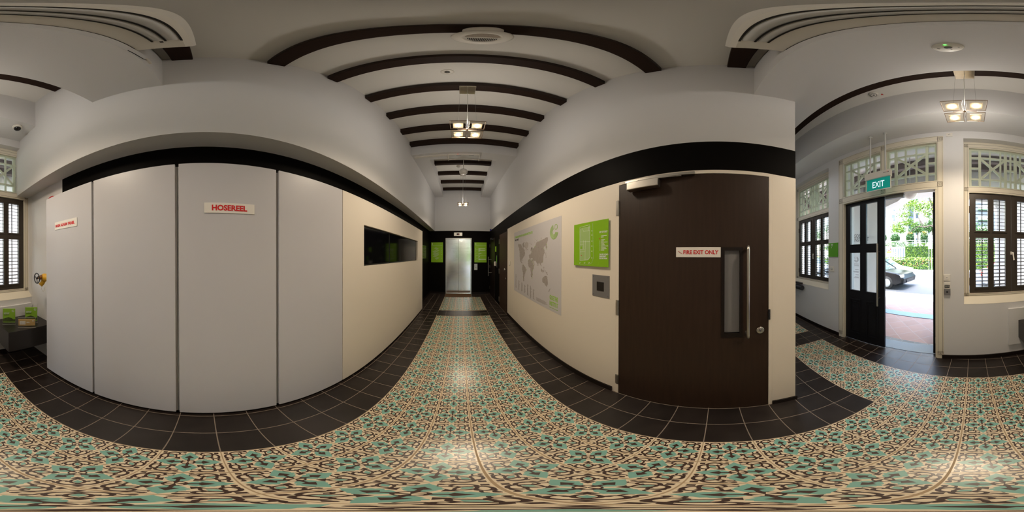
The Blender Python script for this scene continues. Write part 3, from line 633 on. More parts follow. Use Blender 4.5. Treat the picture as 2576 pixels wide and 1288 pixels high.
# ================================================================ CEILING FITTINGS
def lamp(cx, cy, label, zc=ZB, zl=2.955, bulbs=True):
    t = thing('square_pendant_lamp', label, 'lamp', (cx, cy, zl), 'square four-bulb pendant lamps')
    b = MB(); b.box(cx-.077, cx+.077, cy-.082, cy+.082, zc-.028, zc-.0); b.build('canopy', 'canopy', t, bevel=.003)
    b = MB(); b.tube([(cx, cy, zc-.028), (cx+.003, cy, zc-.2), (cx, cy, zl+.02)], .0028, 8); b.build('cable', 'cable', t)
    for sx in (-1, 1): b = MB(); b.tube([(cx+sx*.068, cy, zc-.028), (cx+sx*.088, cy, zl+.006)], .0008, 6); b.build('wire', 'wire', t)
    b = MB(); b.lathe([(0, .03), (.006, .03), (.011, .01), (.011, -.006), (0, -.008)], (cx, cy, zl), 16); b.bar((cx-.09, cy, zl), (cx+.09, cy, zl), .005, .005, up=(0, 0, 1)); b.bar((cx, cy-.095, zl), (cx, cy+.095, zl), .005, .005, up=(0, 0, 1)); b.build('hub', 'frameb', t)
    for sx in (-1, 1):
        for sy in (-1, 1):
            x, y = cx+sx*.084, cy+sy*.088; g = .074
            b = MB()
            for a, c_, dx, dy in ((x-g, x+g, y-g, y-g+.004), (x-g, x+g, y+g-.004, y+g)): b.box(a, c_, dx, dy, zl-.004, zl+.004)
            b.box(x-g, x-g+.004, y-g, y+g, zl-.004, zl+.004); b.box(x+g-.004, x+g, y-g, y+g, zl-.004, zl+.004)
            rim = b.build('frame', 'frameb', t)
            b = MB(); b.box(x-g+.006, x+g-.006, y-g+.006, y+g-.006, zl-.002, zl+.002); b.build('glass_plate', 'frosty', rim)
            b = MB(); b.box(x-.046, x+.046, y-.046, y+.046, zl-.012, zl-.007); b.build('diffuser', 'frost', rim)
            b = MB(); b.lathe([(0, -.026), (.013, -.024), (.021, -.018), (.0235, -.0125), (0, -.012)], (x, y, zl), 18); b.build('bulb', 'bulb', rim)
            if bulbs:
                L_ = bpy.data.lights.new('halogen', 'SPOT'); L_.energy = SPOT; L_.color = (1, .84, .64); L_.spot_size = R(150); L_.spot_blend = .9; L_.shadow_soft_size = .02
                o = bpy.data.objects.new('halogen_light', L_); COL.objects.link(o); o.location = (x, y, zl-.045); WL[o.name] = Vector((x, y, zl-.045)); attach(o, t)
    if bulbs:
        L_ = bpy.data.lights.new('glow', 'POINT'); L_.energy = GLOW; L_.color = (1, .93, .84); L_.shadow_soft_size = .1
        o = bpy.data.objects.new('upward_glow', L_); COL.objects.link(o); o.location = (cx, cy, zl+.10); WL[o.name] = Vector(o.location); attach(o, t)
    return t
SPOT, GLOW = 19, 10
lamp(.056, 1.545, 'square four-bulb pendant lamp hanging over the near corridor')
lamp(.056, -1.215, 'square four-bulb pendant lamp hanging before the entrance wall')
lamp(.055, 4.62, 'small far square pendant lamp before the end wall over the lift')
# big air conditioner
ac = thing('air_conditioner', 'large cream split air conditioner on the downstand right above the lens', 'air conditioner', (0, -.14, 3.42))
za = 3.42; b = MB()
prof = [(-.25, za), (-.25, za+.29), (-.05, za+.29), (-.028, za+.24), (-.024, za+.06), (-.040, za+.012), (-.062, za)]
n = len(prof)
vs = [(-.585, y, z) for y, z in prof]+[(.585, y, z) for y, z in prof]
b.add(vs, [tuple(range(n)), tuple(range(n, 2*n))[::-1]]+[(i, (i+1) % n, n+(i+1) % n, n+i) for i in range(n)]); b.build('casing', 'plas', ac, bevel=.004)
b = MB(); b.box(-.50, .50, -.068, -.060, za-.004, za+.0005); b.box(-.50, .50, -.118, -.110, za-.004, za+.0005); b.box(-.50, .50, -.162, -.154, za-.004, za+.0005); b.box(-.56, .56, -.253, -.247, za-.006, za); b.build('air_slot', 'slot', ac)
for y0, y1 in ((-.110, -.070), (-.153, -.119)):
    b = MB(); b.tube([(-.485, (y0+y1)/2, za+.004), (.485, (y0+y1)/2, za+.004)], (y1-y0)*.5, 16); b.build('louvre', 'plasg', ac)
b = MB(); b.box(-.515, -.498, -.136, -.124, za-.002, za+.001); b.build('indicator', 'slot', ac)
t = thing('air_duct_cable', 'thin cable and white clip on the downstand beside the large air conditioner', 'cable', (-.7, -.245, 3.2))
b = MB(); b.tube([onY(x_, y_, -.243) for x_, y_ in ((322, 127), (336, 134), (348, 141), (360, 148), (372, 152))], .003, 6); b.build('cable', 'dark', t)
pc = onY(374, 153, -.243); b = MB(); b.box(pc.x-.03, pc.x+.025, -.25, -.238, pc.z-.035, pc.z+.03); b.build('clip', 'plas', t)
# small rear air conditioner + duct
ac = thing('air_vent', 'slim white air unit fixed under the rear bulkhead over the corridor', 'air conditioner', (.05, 3.26, 3.68))
b = MB(); b.box(-.26, .37, 3.14, 3.155, 3.682, 3.72); b.box(-.26, .37, 3.345, 3.358, 3.69, 3.72); b.build('casing', 'plas', ac, bevel=.003)
for x in (-.262, .36): b = MB(); b.box(x, x+.012, 3.14, 3.375, 3.672, 3.72); b.build('end_bracket', 'plas', ac)
b = MB(); b.box(-.25, .36, 3.155, 3.345, 3.708, 3.719); b.build('filter', 'plasg', ac)
b = MB(); b.box(-.10, .00, 3.165, 3.20, 3.706, 3.708); b.box(.15, .25, 3.165, 3.20, 3.706, 3.708); b.build('air_slot', 'slot', ac)
b = MB(); b.box(-.07, -.055, 3.136, 3.14, 3.695, 3.705); b.build('indicator', 'ledr', ac)
t = thing('cable_duct', 'white duct running under the rear bulkhead from the left wall to the air unit', 'duct', (-.6, 3.17, 3.69)); b = MB(); b.box(-.93, -.265, 3.15, 3.20, 3.695, 3.72); b.build('duct', 'plas', t, bevel=.003)
# ceiling speaker
t = thing('ceiling_speaker', 'round white ceiling speaker with a slotted grille under the beam', 'speaker', (.065, .56, 3.86))
b = MB(); b.lathe([(0, 3.961), (.058, 3.961), (.061, 3.95), (.061, 3.885), (0, 3.885)], (.058, .480, 0), 40); b.build('mount', 'plas', t)
cx, cy, cz = .068, .568, 3.862
b = MB(); b.lathe([(.05, .035), (.085, .03), (.108, .012), (.110, .004), (.104, -.006), (.075, -.014), (.071, -.016), (.068, -.010), (0, -.010)], (cx, cy, cz), 56); b.build('bowl', 'plas', t)
b = MB(); b.prism([(cx+.062*math.cos(R(a)), cy+.062*math.sin(R(a)), cz-.0125) for a in range(-175, -4, 10)], (0, 0, .003)); b.build('mesh_grille', 'fabric', t)
b = MB()
for k in range(17):
    x = -.052+k*.0065; h_ = math.sqrt(max(0, .060**2-x*x)); b.box(cx+x, cx+x+.0035, cy+.007, cy+.007+max(.004, h_-.01), cz-.0125, cz-.009)
b.build('slotted_grille', 'slot', t)
t = thing('sprinkler', 'small round sprinkler plate on the corridor ceiling', 'sprinkler', (-.11, 1.24, 4.03))
b = MB(); b.lathe([(0, 0), (.052, 0), (.050, -.006), (.03, -.008), (0, -.008)], (-.11, 1.24, ZC), 32); b.build('plate', 'plas', t); b = MB(); b.lathe([(.022, -.008), (.022, -.014), (.012, -.02), (.012, -.03), (0, -.03)], (-.11, 1.24, ZC), 20); b.build('head', 'wire', t)
def detector(x, y, z, label, redm=None):
    t = thing('smoke_detector', label, 'smoke detector', (x, y, z-.05))
    b = MB(); b.lathe([(0, 0), (.055, 0), (.055, -.015), (.048, -.022), (.044, -.034), (.03, -.040), (0, -.041)], (x, y, z), 32); b.build('body', 'plas', t)
    b = MB(); b.lathe([(.036, -.037), (.036, -.042), (.030, -.043), (.030, -.039)], (x, y, z), 24); b.lathe([(.014, -.04), (.014, -.044), (0, -.044)], (x, y, z), 16); b.build('ring', 'greyp', t)
    if redm: b = MB(); b.prism([(x-.05, y-.055, z-.004), (x-.075, y-.035, z-.004), (x-.078, y-.07, z-.004)], (0, 0, -.002)); b.build('marker', 'redp', t)
detector(.96, -1.385, ZC, 'white smoke detector on the ceiling near the entrance, with a red marker', True)
detector(-.07, 4.28, ZC, 'tiny smoke detector in the recessed rear ceiling')
t = thing('emergency_light', 'flush round emergency light with a green LED under the downstand', 'light', (.075, -.50, 3.165))
b = MB(); b.lathe([(0, 0), (.052, 0), (.050, -.004), (0, -.004)], (.073, -.502, 3.172), 40); b.build('plate', 'plas', t); b = MB(); b.lathe([(.014, -.004), (.013, -.012), (.006, -.016), (0, -.017)], (.073, -.505, 3.172), 20); b.build('lens', 'greyp', t)
b = MB(); b.lathe([(.005, -.004), (.004, -.008), (0, -.008)], (.078, -.472, 3.172), 12); b.build('led', 'led', t)
b = MB()
for dx, dy in ((.034, -.008), (.03, -.012), (.012, .022), (-.034, -.003), (-.008, -.026)): b.box(.073+dx-.003, .073+dx+.003, -.502+dy-.0015, -.502+dy+.0015, 3.1672, 3.168)
b.build('mark', 'dark', t)
t = thing('globe_pendant', 'white glass globe pendant in the recessed rear ceiling', 'lamp', (.055, 3.7, 3.45))
b = MB(); b.lathe([(0, .085), (.05, .078), (.085, .05), (.098, .01), (.092, -.03), (.07, -.06), (.045, -.075)], (.055, 3.72, 3.545), 36); b.build('globe', 'globe', t)
b = MB(); b.lathe([(.045, -.074), (.0, -.072)], (.055, 3.72, 3.545), 30); b.build('opening', 'plasg', t)
b = MB(); b.tube([(.055, 3.72, 3.62), (.055, 3.72, ZC)], .006, 8); b.build('rod', 'cable', t)
t = thing('security_camera', 'dome security camera under the entrance bulkhead', 'camera', (-.785, -1.74, 3.33))
b = MB(); b.lathe([(0, 0), (.06, 0), (.06, -.02), (.052, -.036), (.04, -.038)], (-.785, -1.735, 3.39), 32); b.build('housing', 'plas', t)
b = MB(); b.lathe([(.045, -.036), (.042, -.055), (.028, -.072), (0, -.079)], (-.785, -1.735, 3.39), 28); b.build('dome', 'screen', t)

# ================================================================ ENTRANCE WALL (facade frame: u to the side, d inward, z up)
RN = (-1.166, .111, .847, 3.228); RF = (2.288, 3.62, .847, 3.24); RD = (.442, 1.933, -.2, 3.165)
TR1, TR2 = (.442, 1.148, 2.470, 3.160), (1.224, 1.933, 2.470, 3.160)
w = MB(FM); w.holes(-1.25, XFAR+.1, 0, ZC, -.30, 0, [RN, RF, RD])
struct(w.build('wall_front', 'white'), 'white entrance wall with the doorway and shuttered windows')
w = MB(FM); w.box(XB+.03, .382, 0, .014, 0, .065); w.box(2.02, XFAR, 0, .014, 0, .065)
w.box(.352, .447, -.3, 0, 0, .02); struct(w.build('baseboard_front', 'woodb', bevel=.002), 'dark skirting along the entrance wall')
w = MB(FM); w.box(.40, 1.97, -.34, -.09, -.12, .004); struct(w.build('threshold', 'granite'), 'grey granite threshold in the doorway')
E1, E2, E3 = -1, 0, 1
def fsq(mb, u, z, s, d):
    """engraved fret square"""
    t = .0035
    for k, q in ((0, s/2), (1, s/2*.62), (2, s/2*.26)):
        mb.box(u-q, u+q, d, d+.0008, z-q, z-q+t); mb.box(u-q, u+q, d, d+.0008, z+q-t, z+q)
        mb.box(u-q, u-q+t, d, d+.0008, z-q, z+q); mb.box(u+q-t, u+q, d, d+.0008, z-q+(t*4 if k == 1 else 0), z+q)
def fretwork(mb, u0, u1, z0, z1, d, cols, rows, xcells, side):
    """cols: list of (u, width); horizontal rails in `rows`; diagonals inside xcells; `side` cells carry all rails"""
    fr = .035; D0, D1 = d-.02, d+.02
    mb.holes(u0, u1, z0, z1, D0, D1, [(u0+fr, u1-fr, z0+fr*.7, z1-fr)])
    for u, wd in cols: mb.box(u-wd/2, u+wd/2, D0+(0 if wd > .03 else .004), D1+(0 if wd > .03 else .006), z0+.02, z1-.02)
    for a, b in side:
        for z in rows: mb.box(a, b, D0+.004, D1-.002, z-.013, z+.013)
    for a, b in xcells:
        for z in (rows[0], rows[-1]): mb.box(a, b, D0+.004, D1-.002, z-.013, z+.013)
        mb.bar((a, d, rows[0]), (b, d, rows[-1]), .030, .03); mb.bar((a, d, rows[-1]), (b, d, rows[0]), .030, .028)
def window(name, uc, rec, label, label2):
    wn = thing(name, label, None, FM @ Vector((uc, -.1, .9))); struct(wn)
    d = -.10; tin, tout = .567, .632
    b = MB(FM); lo, hi = rec[0], rec[1]
    b.holes(lo, hi, .925, rec[3], d-.12, d, [(uc-tin, uc+tin, .965, 2.322), (uc-tin, uc+tin, 2.415, 3.10)]); b.build('window_frame', 'trim', wn)
    b = MB(FM); b.poly([(lo, 0, rec[2]), (hi, 0, rec[2]), (hi, d, .925), (lo, d, .925)]); b.poly([(lo, 0, rec[2]), (hi, 0, rec[2]), (hi, 0, rec[2]-.004), (lo, 0, rec[2]-.004)])
    b.build('window_sill', 'trim', wn)
    b = MB(FM)
    for q in (tout-.012, .590):
        for s in (-1, 1): b.box(uc+s*q-.0015, uc+s*q+.0015, d, d+.0008, .93, 3.19)
    for z in (.935, .957, 2.345, 2.405, 3.125, 3.18): b.box(uc-tout+.012, uc+tout-.012, d, d+.0008, z-.0015, z+.0015)
    for s in (-1, 1):
        for z in (.945, 2.375, 3.155): fsq(b, uc+s*.605, z, .052, d+.0006)
    b.build('incised_lines', 'line', wn)
    z0, z1 = 2.415, 3.10
    b = MB(FM)
    cols = [(uc+s*q, wd) for s in (-1, 1) for q, wd in ((.423, .035), (.286, .018), (.142, .018), (.071, .035))]+[(uc, .018)]
    fretwork(b, uc-tin, uc+tin, z0, z1, d-.05, cols, (2.935, 2.740, 2.551), [(uc-.423, uc-.071), (uc+.071, uc+.423)], [(uc-.56, uc-.423), (uc-.071, uc+.071), (uc+.423, uc+.56)])
    b.build('fretwork', 'fret', wn)
    b = MB(FM); b.box(uc-tin, uc+tin, d-.078, d-.076, z0, z1); b.build('pane', 'glass', wn)
    for s in (-1, 1):
        b = MB(FM); a0 = uc+s*.002; a1 = uc+s*.563
        hs = [sorted((uc+s*(.563-p), uc+s*(.563-q)))+[c, e] for p, q in ((.081, .243), (.320, .480)) for c, e in ((1.046, 1.697), (1.79, 2.237))]
        b.holes(min(a0, a1), max(a0, a1), .95, 2.318, d-.06, d-.02, hs); lf_ = b.build('shutter_leaf', 'shutter', wn, weld=True)
        b = MB(FM)
        for h in hs:
            b.holes(h[0]-.018, h[1]+.018, h[2]-.02, h[3]+.018, d-.02, d-.010, [tuple(h)])
        b.build('moulding', 'shutter', lf_)
        b = MB(FM)
        for h in hs:
            n = 13 if h[3] < 1.75 else 9; st = (h[3]-h[2])/n
            for i in range(n): z = h[2]+st*(i+.5); b.add([(h[0], d-.058, z+.004), (h[1], d-.058, z+.004), (h[1], d-.024, z-.003), (h[0], d-.024, z-.003), (h[0], d-.058, z+.010), (h[1], d-.058, z+.010), (h[1], d-.024, z+.003), (h[0], d-.024, z+.003)], [(0, 1, 2, 3), (7, 6, 5, 4), (0, 3, 7, 4), (1, 5, 6, 2), (3, 2, 6, 7), (0, 4, 5, 1)])
            m = (h[0]+h[1])/2+s*-.008; b.box(m-.006, m+.006, d-.066, d-.058, h[2], h[3])
        b.build('slats', 'shutter', lf_)
        for z in (2.08, 1.12):
            b = MB(FM); b.box(a1-.006, a1+.012*s, d-.022, d-.008, z-.05, z+.05); b.build('hinge', 'shutter', lf_)
    b = MB(FM); b.box(uc-.006, uc+.012, d-.02, d-.006, 1.475, 1.515); b.tube([(uc-.018, d-.008, 1.50), (uc-.018, d+.004, 1.50), (uc-.022, d+.008, 1.46), (uc-.030, d+.010, 1.40)], [.010, .012, .009, .012], 10); b.build('latch', 'plas', wn)
window('window_1', -.528, RN, 'shuttered window right of the doorway, above the leaflet shelf', '')
window('window_2', 2.895, RF, 'shuttered window left of the doorway, beside the green 1F sign', '')
# ---- entrance door
ed = thing('door_5', 'black double entrance door with transom, one leaf open to the street', None, FM @ Vector((1.19, 0, 0))); struct(ed)
b = MB(FM)
b.holes(.362, 2.028, 0, 3.292, 0, .008, [(.447, 1.932, -.2, 2.345), (.442, 1.148, 2.470, 3.160), (1.224, 1.933, 2.470, 3.160)])
b.holes(.4425, 1.9325, 0, 3.1645, -.10, -.0005, [(.465, 1.912, -.1, 2.35), TR1, TR2])
b.build('door_frame', 'trim', ed)
b = MB(FM); dd = .008
for u0, u1 in ((.362, .442), (1.148, 1.224), (1.933, 2.028)):
    z0 = 2.42 if u0 == 1.148 else .10
    for q in (u0+.012, u1-.012): b.box(q-.0015, q+.0015, dd, dd+.0008, z0, 3.285)
for z in (2.372, 2.452, 3.178, 3.280): b.box(.374, 2.016, dd, dd+.0008, z-.0015, z+.0015)
for u in (.402, 1.186, 1.980):
    for z in ((2.412, 3.228) if u == 1.186 else (.09, 2.412, 3.228)): fsq(b, u, z, .068, dd+.0006)
b.build('incised_lines', 'line', ed)
b = MB(FM)
ur = {px: onF(px, 400, -.06)[0] for px in (2254.6, 2279, 2305.8, 2332.3)}
c1, t1, t2, c2 = ur[2254.6], ur[2279], ur[2305.8], ur[2332.3]
cols = [(c1, .035), (t1, .018), (t2, .018), (c2, .035)]
fretwork(b, TR1[0], TR1[1], TR1[2], TR1[3], -.06, cols, (2.99, 2.80, 2.615), [(c2, c1)], [(TR1[0], c2), (c1, TR1[1])])
k = TR2[0]+TR1[1]
cols2 = [(k-u, wd) for u, wd in cols]
fretwork(b, TR2[0], TR2[1], TR2[2], TR2[3], -.06, cols2, (2.99, 2.80, 2.615), [(k-c1, k-c2)], [(TR2[0], k-c1), (k-c2, TR2[1])])
b.build('fretwork', 'fret', ed)
b = MB(FM); b.box(TR1[0], TR1[1], -.088, -.086, 2.47, 3.16); b.box(TR2[0], TR2[1], -.088, -.086, 2.47, 3.16); b.build('transom_glass', 'glass', ed)
PH = [(1.617, 1.812, 1.645, 2.285), (1.617, 1.812, .91, 1.512), (1.307, 1.504, 1.645, 2.285), (1.307, 1.504, .91, 1.512)]
b = MB(FM); b.holes(1.190, 1.910, .012, 2.345, -.074, -.045, PH); lf1 = b.build('door_leaf', 'leafblk', ed, weld=True)
b = MB(FM)
for h in PH: b.holes(h[0]-.014, h[1]+.014, h[2]-.014, h[3]+.014, -.045, -.040, [h])
for a, c in ((1.617, 1.803), (1.307, 1.495)):
    b.holes(a-.012, c+.012, .14, .77, -.045, -.036, [(a+.006, c-.006, .158, .752)])
    b.holes(a+.022, c-.022, .19, .72, -.045, -.040, [(a+.030, c-.030, .198, .712)])
b.build('moulding', 'leafblk', lf1)
b = MB(FM)
for h in PH: b.box(h[0], h[1], -.068, -.064, h[2], h[3])
b.build('glazing', 'glass', lf1)
b = MB(FM); b.tube([(1.272, .02, .732), (1.272, .02, 1.635)], .016, 18); b.tube([(1.272, .02, 1.52), (1.272, -.045, 1.52)], .008, 10); b.tube([(1.272, .02, .845), (1.272, -.045, .845)], .008, 10); b.build('bar_handle', 'steelh', lf1)
fu, fz = FM.to_3x3() @ Vector((1, 0, 0)), Vector((0, 0, 1))
lg = MB(); o_ = FM @ Vector((1.705, -.0635, 1.405)); logo(lg, o_, fu, fz, .045, off=-.001); lg.build('emblem_sticker', 'gtxt', lf1)
for i, (s, wd) in enumerate((('GOETHE', .085), ('INSTITUT', .085))): text(s, .024, 'sticker_lettering', 'gtxt', FM @ Vector((1.662, -.0635, 1.325-i*.026)), fu, fz, lf1, wid=wd)
lg = MB(FM)
for z, wd in ((1.245, .07), (1.215, .11), (1.20, .09), (1.16, .06), (1.125, .08), (1.11, .10)): lg.box(1.66, 1.66+wd, -.0637, -.063, z-.003, z+.003)
lg.build('sticker_small_lettering', 'gtxt', lf1)
# open leaf, swung out into the covered walk
lf2 = MB(FM); lf2.box(.469, .512, -.80, -.10, .012, 2.345); l2 = lf2.build('door_leaf', 'leafblk', ed)
for z in (.25, 1.07, 1.9): b = MB(FM); b.box(.466, .482, -.105, -.088, z-.05, z+.05); b.build('hinge', 'steelh', l2)
b = MB(FM); b.box(.90, 1.175, -.085, -.035, 2.292, 2.348); b.build('door_closer', 'greyp', ed, bevel=.003)
# exit sign
t = thing('exit_sign', 'green illuminated EXIT sign hanging on two white rods over the doorway', 'sign', FM @ Vector((1.16, .18, 2.36)))
b = MB(FM); b.box(.980, 1.362, .150, .205, 2.545, 2.650); b.build('housing', 'plas', t, bevel=.004)
b = MB(FM); b.box(.990, 1.340, .170, .182, 2.366, 2.548); b.build('panel', 'exit', t)
b = MB(FM); b.holes(.985, 1.345, 2.360, 2.548, .168, .186, [(.992, 1.338, 2.368, 2.55)]); b.build('rim', 'plas', t)
text('EXIT', .135, 'lettering', 'exitw', FM @ Vector((1.250, .1825, 2.405)), -fu, fz, t, wid=.175, bold=.001)
for u in (1.062, 1.285): b = MB(FM); b.tube([(u, .18, 2.64), (u, .18, 3.39)], .011, 12); b.lathe([(.028, 3.39), (.026, 3.378), (.011, 3.372)], (u, .18, 0), 16); b.build('rod', 'plasg', t)
b = MB(FM); b.box(1.02, 1.027, .205, .2065, 2.615, 2.622); b.build('indicator', 'ledr', t)
b = MB(FM)
for i in range(5): b.box(1.0+i*.017, 1.011+i*.017, .205, .2062, 2.600, 2.612)
b.build('printed_mark', 'greyp', t)
# facade fittings
t = thing('floor_sign', 'dark green 1F sign on the entrance wall beside the far window', 'sign', FM @ Vector((2.16, 0, 1.448)))
b = MB(FM); b.box(2.047, 2.286, 0, .012, 1.448, 1.690); b.build('plate', 'dgreen', t, bevel=.001)
text('1F', .040, 'lettering', 'wtxt', FM @ Vector((2.275, .0125, 1.640)), -fu, fz, t, wid=.035)
b = MB(FM)
for z in (1.668, 1.66, 1.645, 1.637): b.box(2.165, 2.215, .012, .0126, z-.0025, z+.0025)
b.box(2.195, 2.205, .012, .0126, 1.60, 1.62); b.build('caption', 'wtxt', t)
t = thing('wall_switch', 'white switch plate under the green 1F sign', 'switch', FM @ Vector((2.2, 0, 1.19))); b = MB(FM); b.box(2.148, 2.240, 0, .008, 1.190, 1.280); b.build('plate', 'plas', t, bevel=.001)
b = MB(FM); b.lathe([(.02, .008), (.02, .012), (0, .012)], (2.195, 0, 1.235), 18, ax='y'); b.build('rocker', 'plasg', t)
t = thing('door_switch', 'white bell switch on the wall right of the doorway', 'switch', FM @ Vector((.32, 0, 1.15))); b = MB(FM); b.box(.277, .360, 0, .012, 1.152, 1.226); b.build('plate', 'plas', t, bevel=.002); b = MB(FM); b.box(.300, .337, .012, .015, 1.170, 1.210); bb_ = b.build('rocker', 'signw', t); b = MB(FM); b.box(.310, .328, .015, .0155, 1.187, 1.192); b.build('mark', 'dark', t)
t = thing('access_keypad', 'grey and black access keypad under the white bell switch', 'keypad', FM @ Vector((.32, 0, .97)))
b = MB(FM); b.box(.278, .355, 0, .014, 1.050, 1.130); b.build('upper_plate', 'plas', t, bevel=.001); b = MB(FM); b.box(.285, .348, .014, .016, 1.062, 1.100); b.build('display', 'dark', t)
b = MB(FM)
for i in range(4): b.box(.293+i*.014, .302+i*.014, .016, .0164, 1.084, 1.088); b.box(.291+i*.014, .299+i*.014, .016, .0164, 1.074, 1.078)
b.build('display_text', 'wtxt', t)
b = MB(FM); b.box(.276, .354, 0, .022, .972, 1.048); b.build('lower_plate', 'greyp', t, bevel=.001); b = MB(FM); b.lathe([(.012, .022), (.012, .024), (0, .024)], (.315, 0, 1.012), 16, ax='y'); b.box(.286, .290, .022, .0225, 1.010, 1.014); b.box(.340, .344, .022, .0225, 1.010, 1.014); b.build('button', 'dark', t)
t = thing('wall_socket', 'white socket plate high on the entrance wall behind the pendant lamp', 'socket', FM @ Vector((.28, 0, 3.3))); b = MB(FM); b.box(.245, .325, 0, .010, 3.275, 3.345); b.build('plate', 'plas', t, bevel=.002); b = MB(FM); b.box(.275, .281, .010, .011, 3.305, 3.318); b.box(.292, .298, .010, .011, 3.305, 3.318); b.box(.284, .289, .010, .011, 3.320, 3.328); b.build('holes', 'dark', t)
# radiator-like raised panel + shelf + leaflets
w = MB(FM); w.box(XB+.03, -.444, 0, .035, .207, .764); struct(w.build('trim_1', 'white', bevel=.002), 'raised white panel on the wall below the window')
t = thing('display_shelf', 'black box shelf under the window, holding leaflets', 'shelf', (-.885, -1.82, .324))
b = MB(); pts = [(-.602, -1.578), (-1.160, -1.578), (-1.160, -2.040), (-.573, -2.004)]
b.prism([(x, y, .324) for x, y in pts], (0, 0, .269)); b.build('box', 'bench', t, bevel=.002)
b = MB(); b.box(-1.13, -.99, -1.98, -1.78, .22, .324); b.build('bracket', 'plas', t)
def leaflet(c, yaw, wd, ht, cover, label, kind):
    t = thing('leaflet_holder', label, 'leaflet', (c[0], c[1], .5975)); Mx = Matrix.Translation((c[0], c[1], .5975)) @ Matrix.Rotation(yaw, 4, 'Z') @ Matrix.Rotation(R(-8), 4, 'X')
    b = MB(Mx); b.box(-wd/2-.006, wd/2+.006, -.004, -.001, .003, ht*1.22); b.box(-wd/2-.006, wd/2+.006, .012, .0145, .003, ht*.30); b.box(-wd/2-.006, wd/2+.006, -.004, .05, .0, .004); b.build('stand', 'acr', t); b = MB(Mx); e_ = wd/2+.006; z_ = ht*1.22; b.box(-e_, e_, -.0042, -.0008, z_-.0012, z_); b.box(-e_, -e_+.001, -.0042, -.0008, .003, z_); b.box(e_-.001, e_, -.0042, -.0008, .003, z_); b.box(-e_, e_, .049, .0505, 0, .004); b.build('stand_edge', 'plasg', t)
    b = MB(Mx); b.box(-wd/2, wd/2, 0, .009, .006, ht); cv = b.build('cover', cover, t)
    if kind == 'g':
        b = MB(Mx); b.prism([(-wd/2, .0095, .02), (wd/2, .0095, .02), (wd/2, .0095, ht*.30), (wd*.30, .0095, ht*.36), (wd*.05, .0095, ht*.42), (-wd*.2, .0095, ht*.36), (-wd*.35, .0095, ht*.26), (-wd/2, .0095, ht*.26)], (0, .0005, 0)); b.build('photo', 'photo', cv)
        for i, (s, mt_, wk) in enumerate((('LANGUAGE.', 'wtxt', .46), ('CULTURE.', 'wtxt', .42), ('GERMANY.', 'photo', .45))):
            text(s, ht*.085, 'title', mt_, Mx @ Vector((wd*.42, .0100, ht*(.70-i*.07))), (Mx.to_3x3() @ Vector((-1, 0, 0))), (Mx.to_3x3() @ Vector((0, 0, 1))), cv, wid=wd*wk)
        lg = MB(); logo(lg, Mx @ Vector((-wd*.32, .0095, ht*.86)), Mx.to_3x3() @ Vector((-1, 0, 0)), Mx.to_3x3() @ Vector((0, 0, 1)), wd*.11); lg.build('emblem', 'wtxt', cv)
    else:
        b = MB(Mx); b.box(wd*.08, wd*.42, .009, .0095, ht*.25, ht*.75); b.build('building_picture', 'signw', cv)
        b = MB(Mx)
        for i in range(4):
            for j in range(3): b.box(wd*.11+i*wd*.075, wd*.14+i*wd*.075, .0095, .0098, ht*(.32+j*.14), ht*(.38+j*.14))
        b.build('picture_windows', 'dark', cv)
        b = MB(Mx); b.box(-wd*.20, wd*.02, .009, .0095, ht*.50, ht*.54); b.box(-wd*.14, wd*.02, .009, .0095, ht*.58, ht*.62); b.build('title', 'wtxt', cv)
        lg = MB(); logo(lg, Mx @ Vector((-wd*.38, .0095, ht*.78)), Mx.to_3x3() @ Vector((-1, 0, 0)), Mx.to_3x3() @ Vector((0, 0, 1)), ht*.12); lg.build('emblem', 'wtxt', cv)
    return t
leaflet((-.715, -1.850), R(-22), .148, .205, 'paper', 'green leaflet in a clear stand, at the window side of the shelf', 'g')
leaflet((-.985, -1.785), R(-28), .148, .205, 'paper', 'green leaflet in a clear stand, next to the left wall behind the tan one', 'g')
leaflet((-.862, -1.668), R(-27), .190, .098, 'tan', 'low tan leaflet with a white building picture at the shelf front', 't')
# valve and bells on left wall near the entrance
t = thing('pipe_valve', 'yellow hose valve with a black handwheel on the left wall', 'valve', (XB, -1.5, 1.1))
yv = -1.605
b = MB(); b.tube([(XB+.105, -1.44, 1.20), (XB+.105, yv, 1.20), (XB+.105, yv-.035, 1.20)], [.042, .046, .03], 18); b.tube([(XB, -1.47, 1.2), (XB+.105, -1.47, 1.2)], .04, 14); b.build('body', 'yellow', t)
b = MB(); b.tube([(XB+.105, yv, 1.18), (XB+.125, yv-.01, 1.13), (XB+.15, yv-.015, 1.105)], [.032, .028, .026], 14); b.build('outlet', 'yellow', t)
b = MB(); b.tube([(XB+.105, yv, 1.20), (XB+.155, yv, 1.20)], [.040, .030], 16); b.tube([(XB+.15, yv, 1.20), (XB+.205, yv+.005, 1.195)], [.016, .009], 12); b.build('gland', 'brass', t)
b = MB(); c_ = Vector((XB+.208, yv+.005, 1.195)); ax_ = Vector((.985, -.02, 0)).normalized(); s1 = ax_.cross(Vector((0, 0, 1))); s2 = Vector((0, 0, 1))
b.tube([c_+(s1*math.cos(R(a))+s2*math.sin(R(a)))*.058 for a in range(0, 361, 15)], .0065, 8, caps=False)
for a in (20, 140, 260): b.tube([c_, c_+(s1*math.cos(R(a))+s2*math.sin(R(a)))*.056], .005, 6)
b.lathe([(.012, -.01), (.012, .01)], c_, 12); b.build('handwheel', 'dark', t)
b = MB()
for i in range(14):
    a = i/13*math.pi; b.lathe([(0, -.003), (.003, 0), (0, .003)], (XB+.13, yv+.01+.035*math.cos(a), 1.09-.055*math.sin(a)), 6)
b.build('chain', 'brass', t)
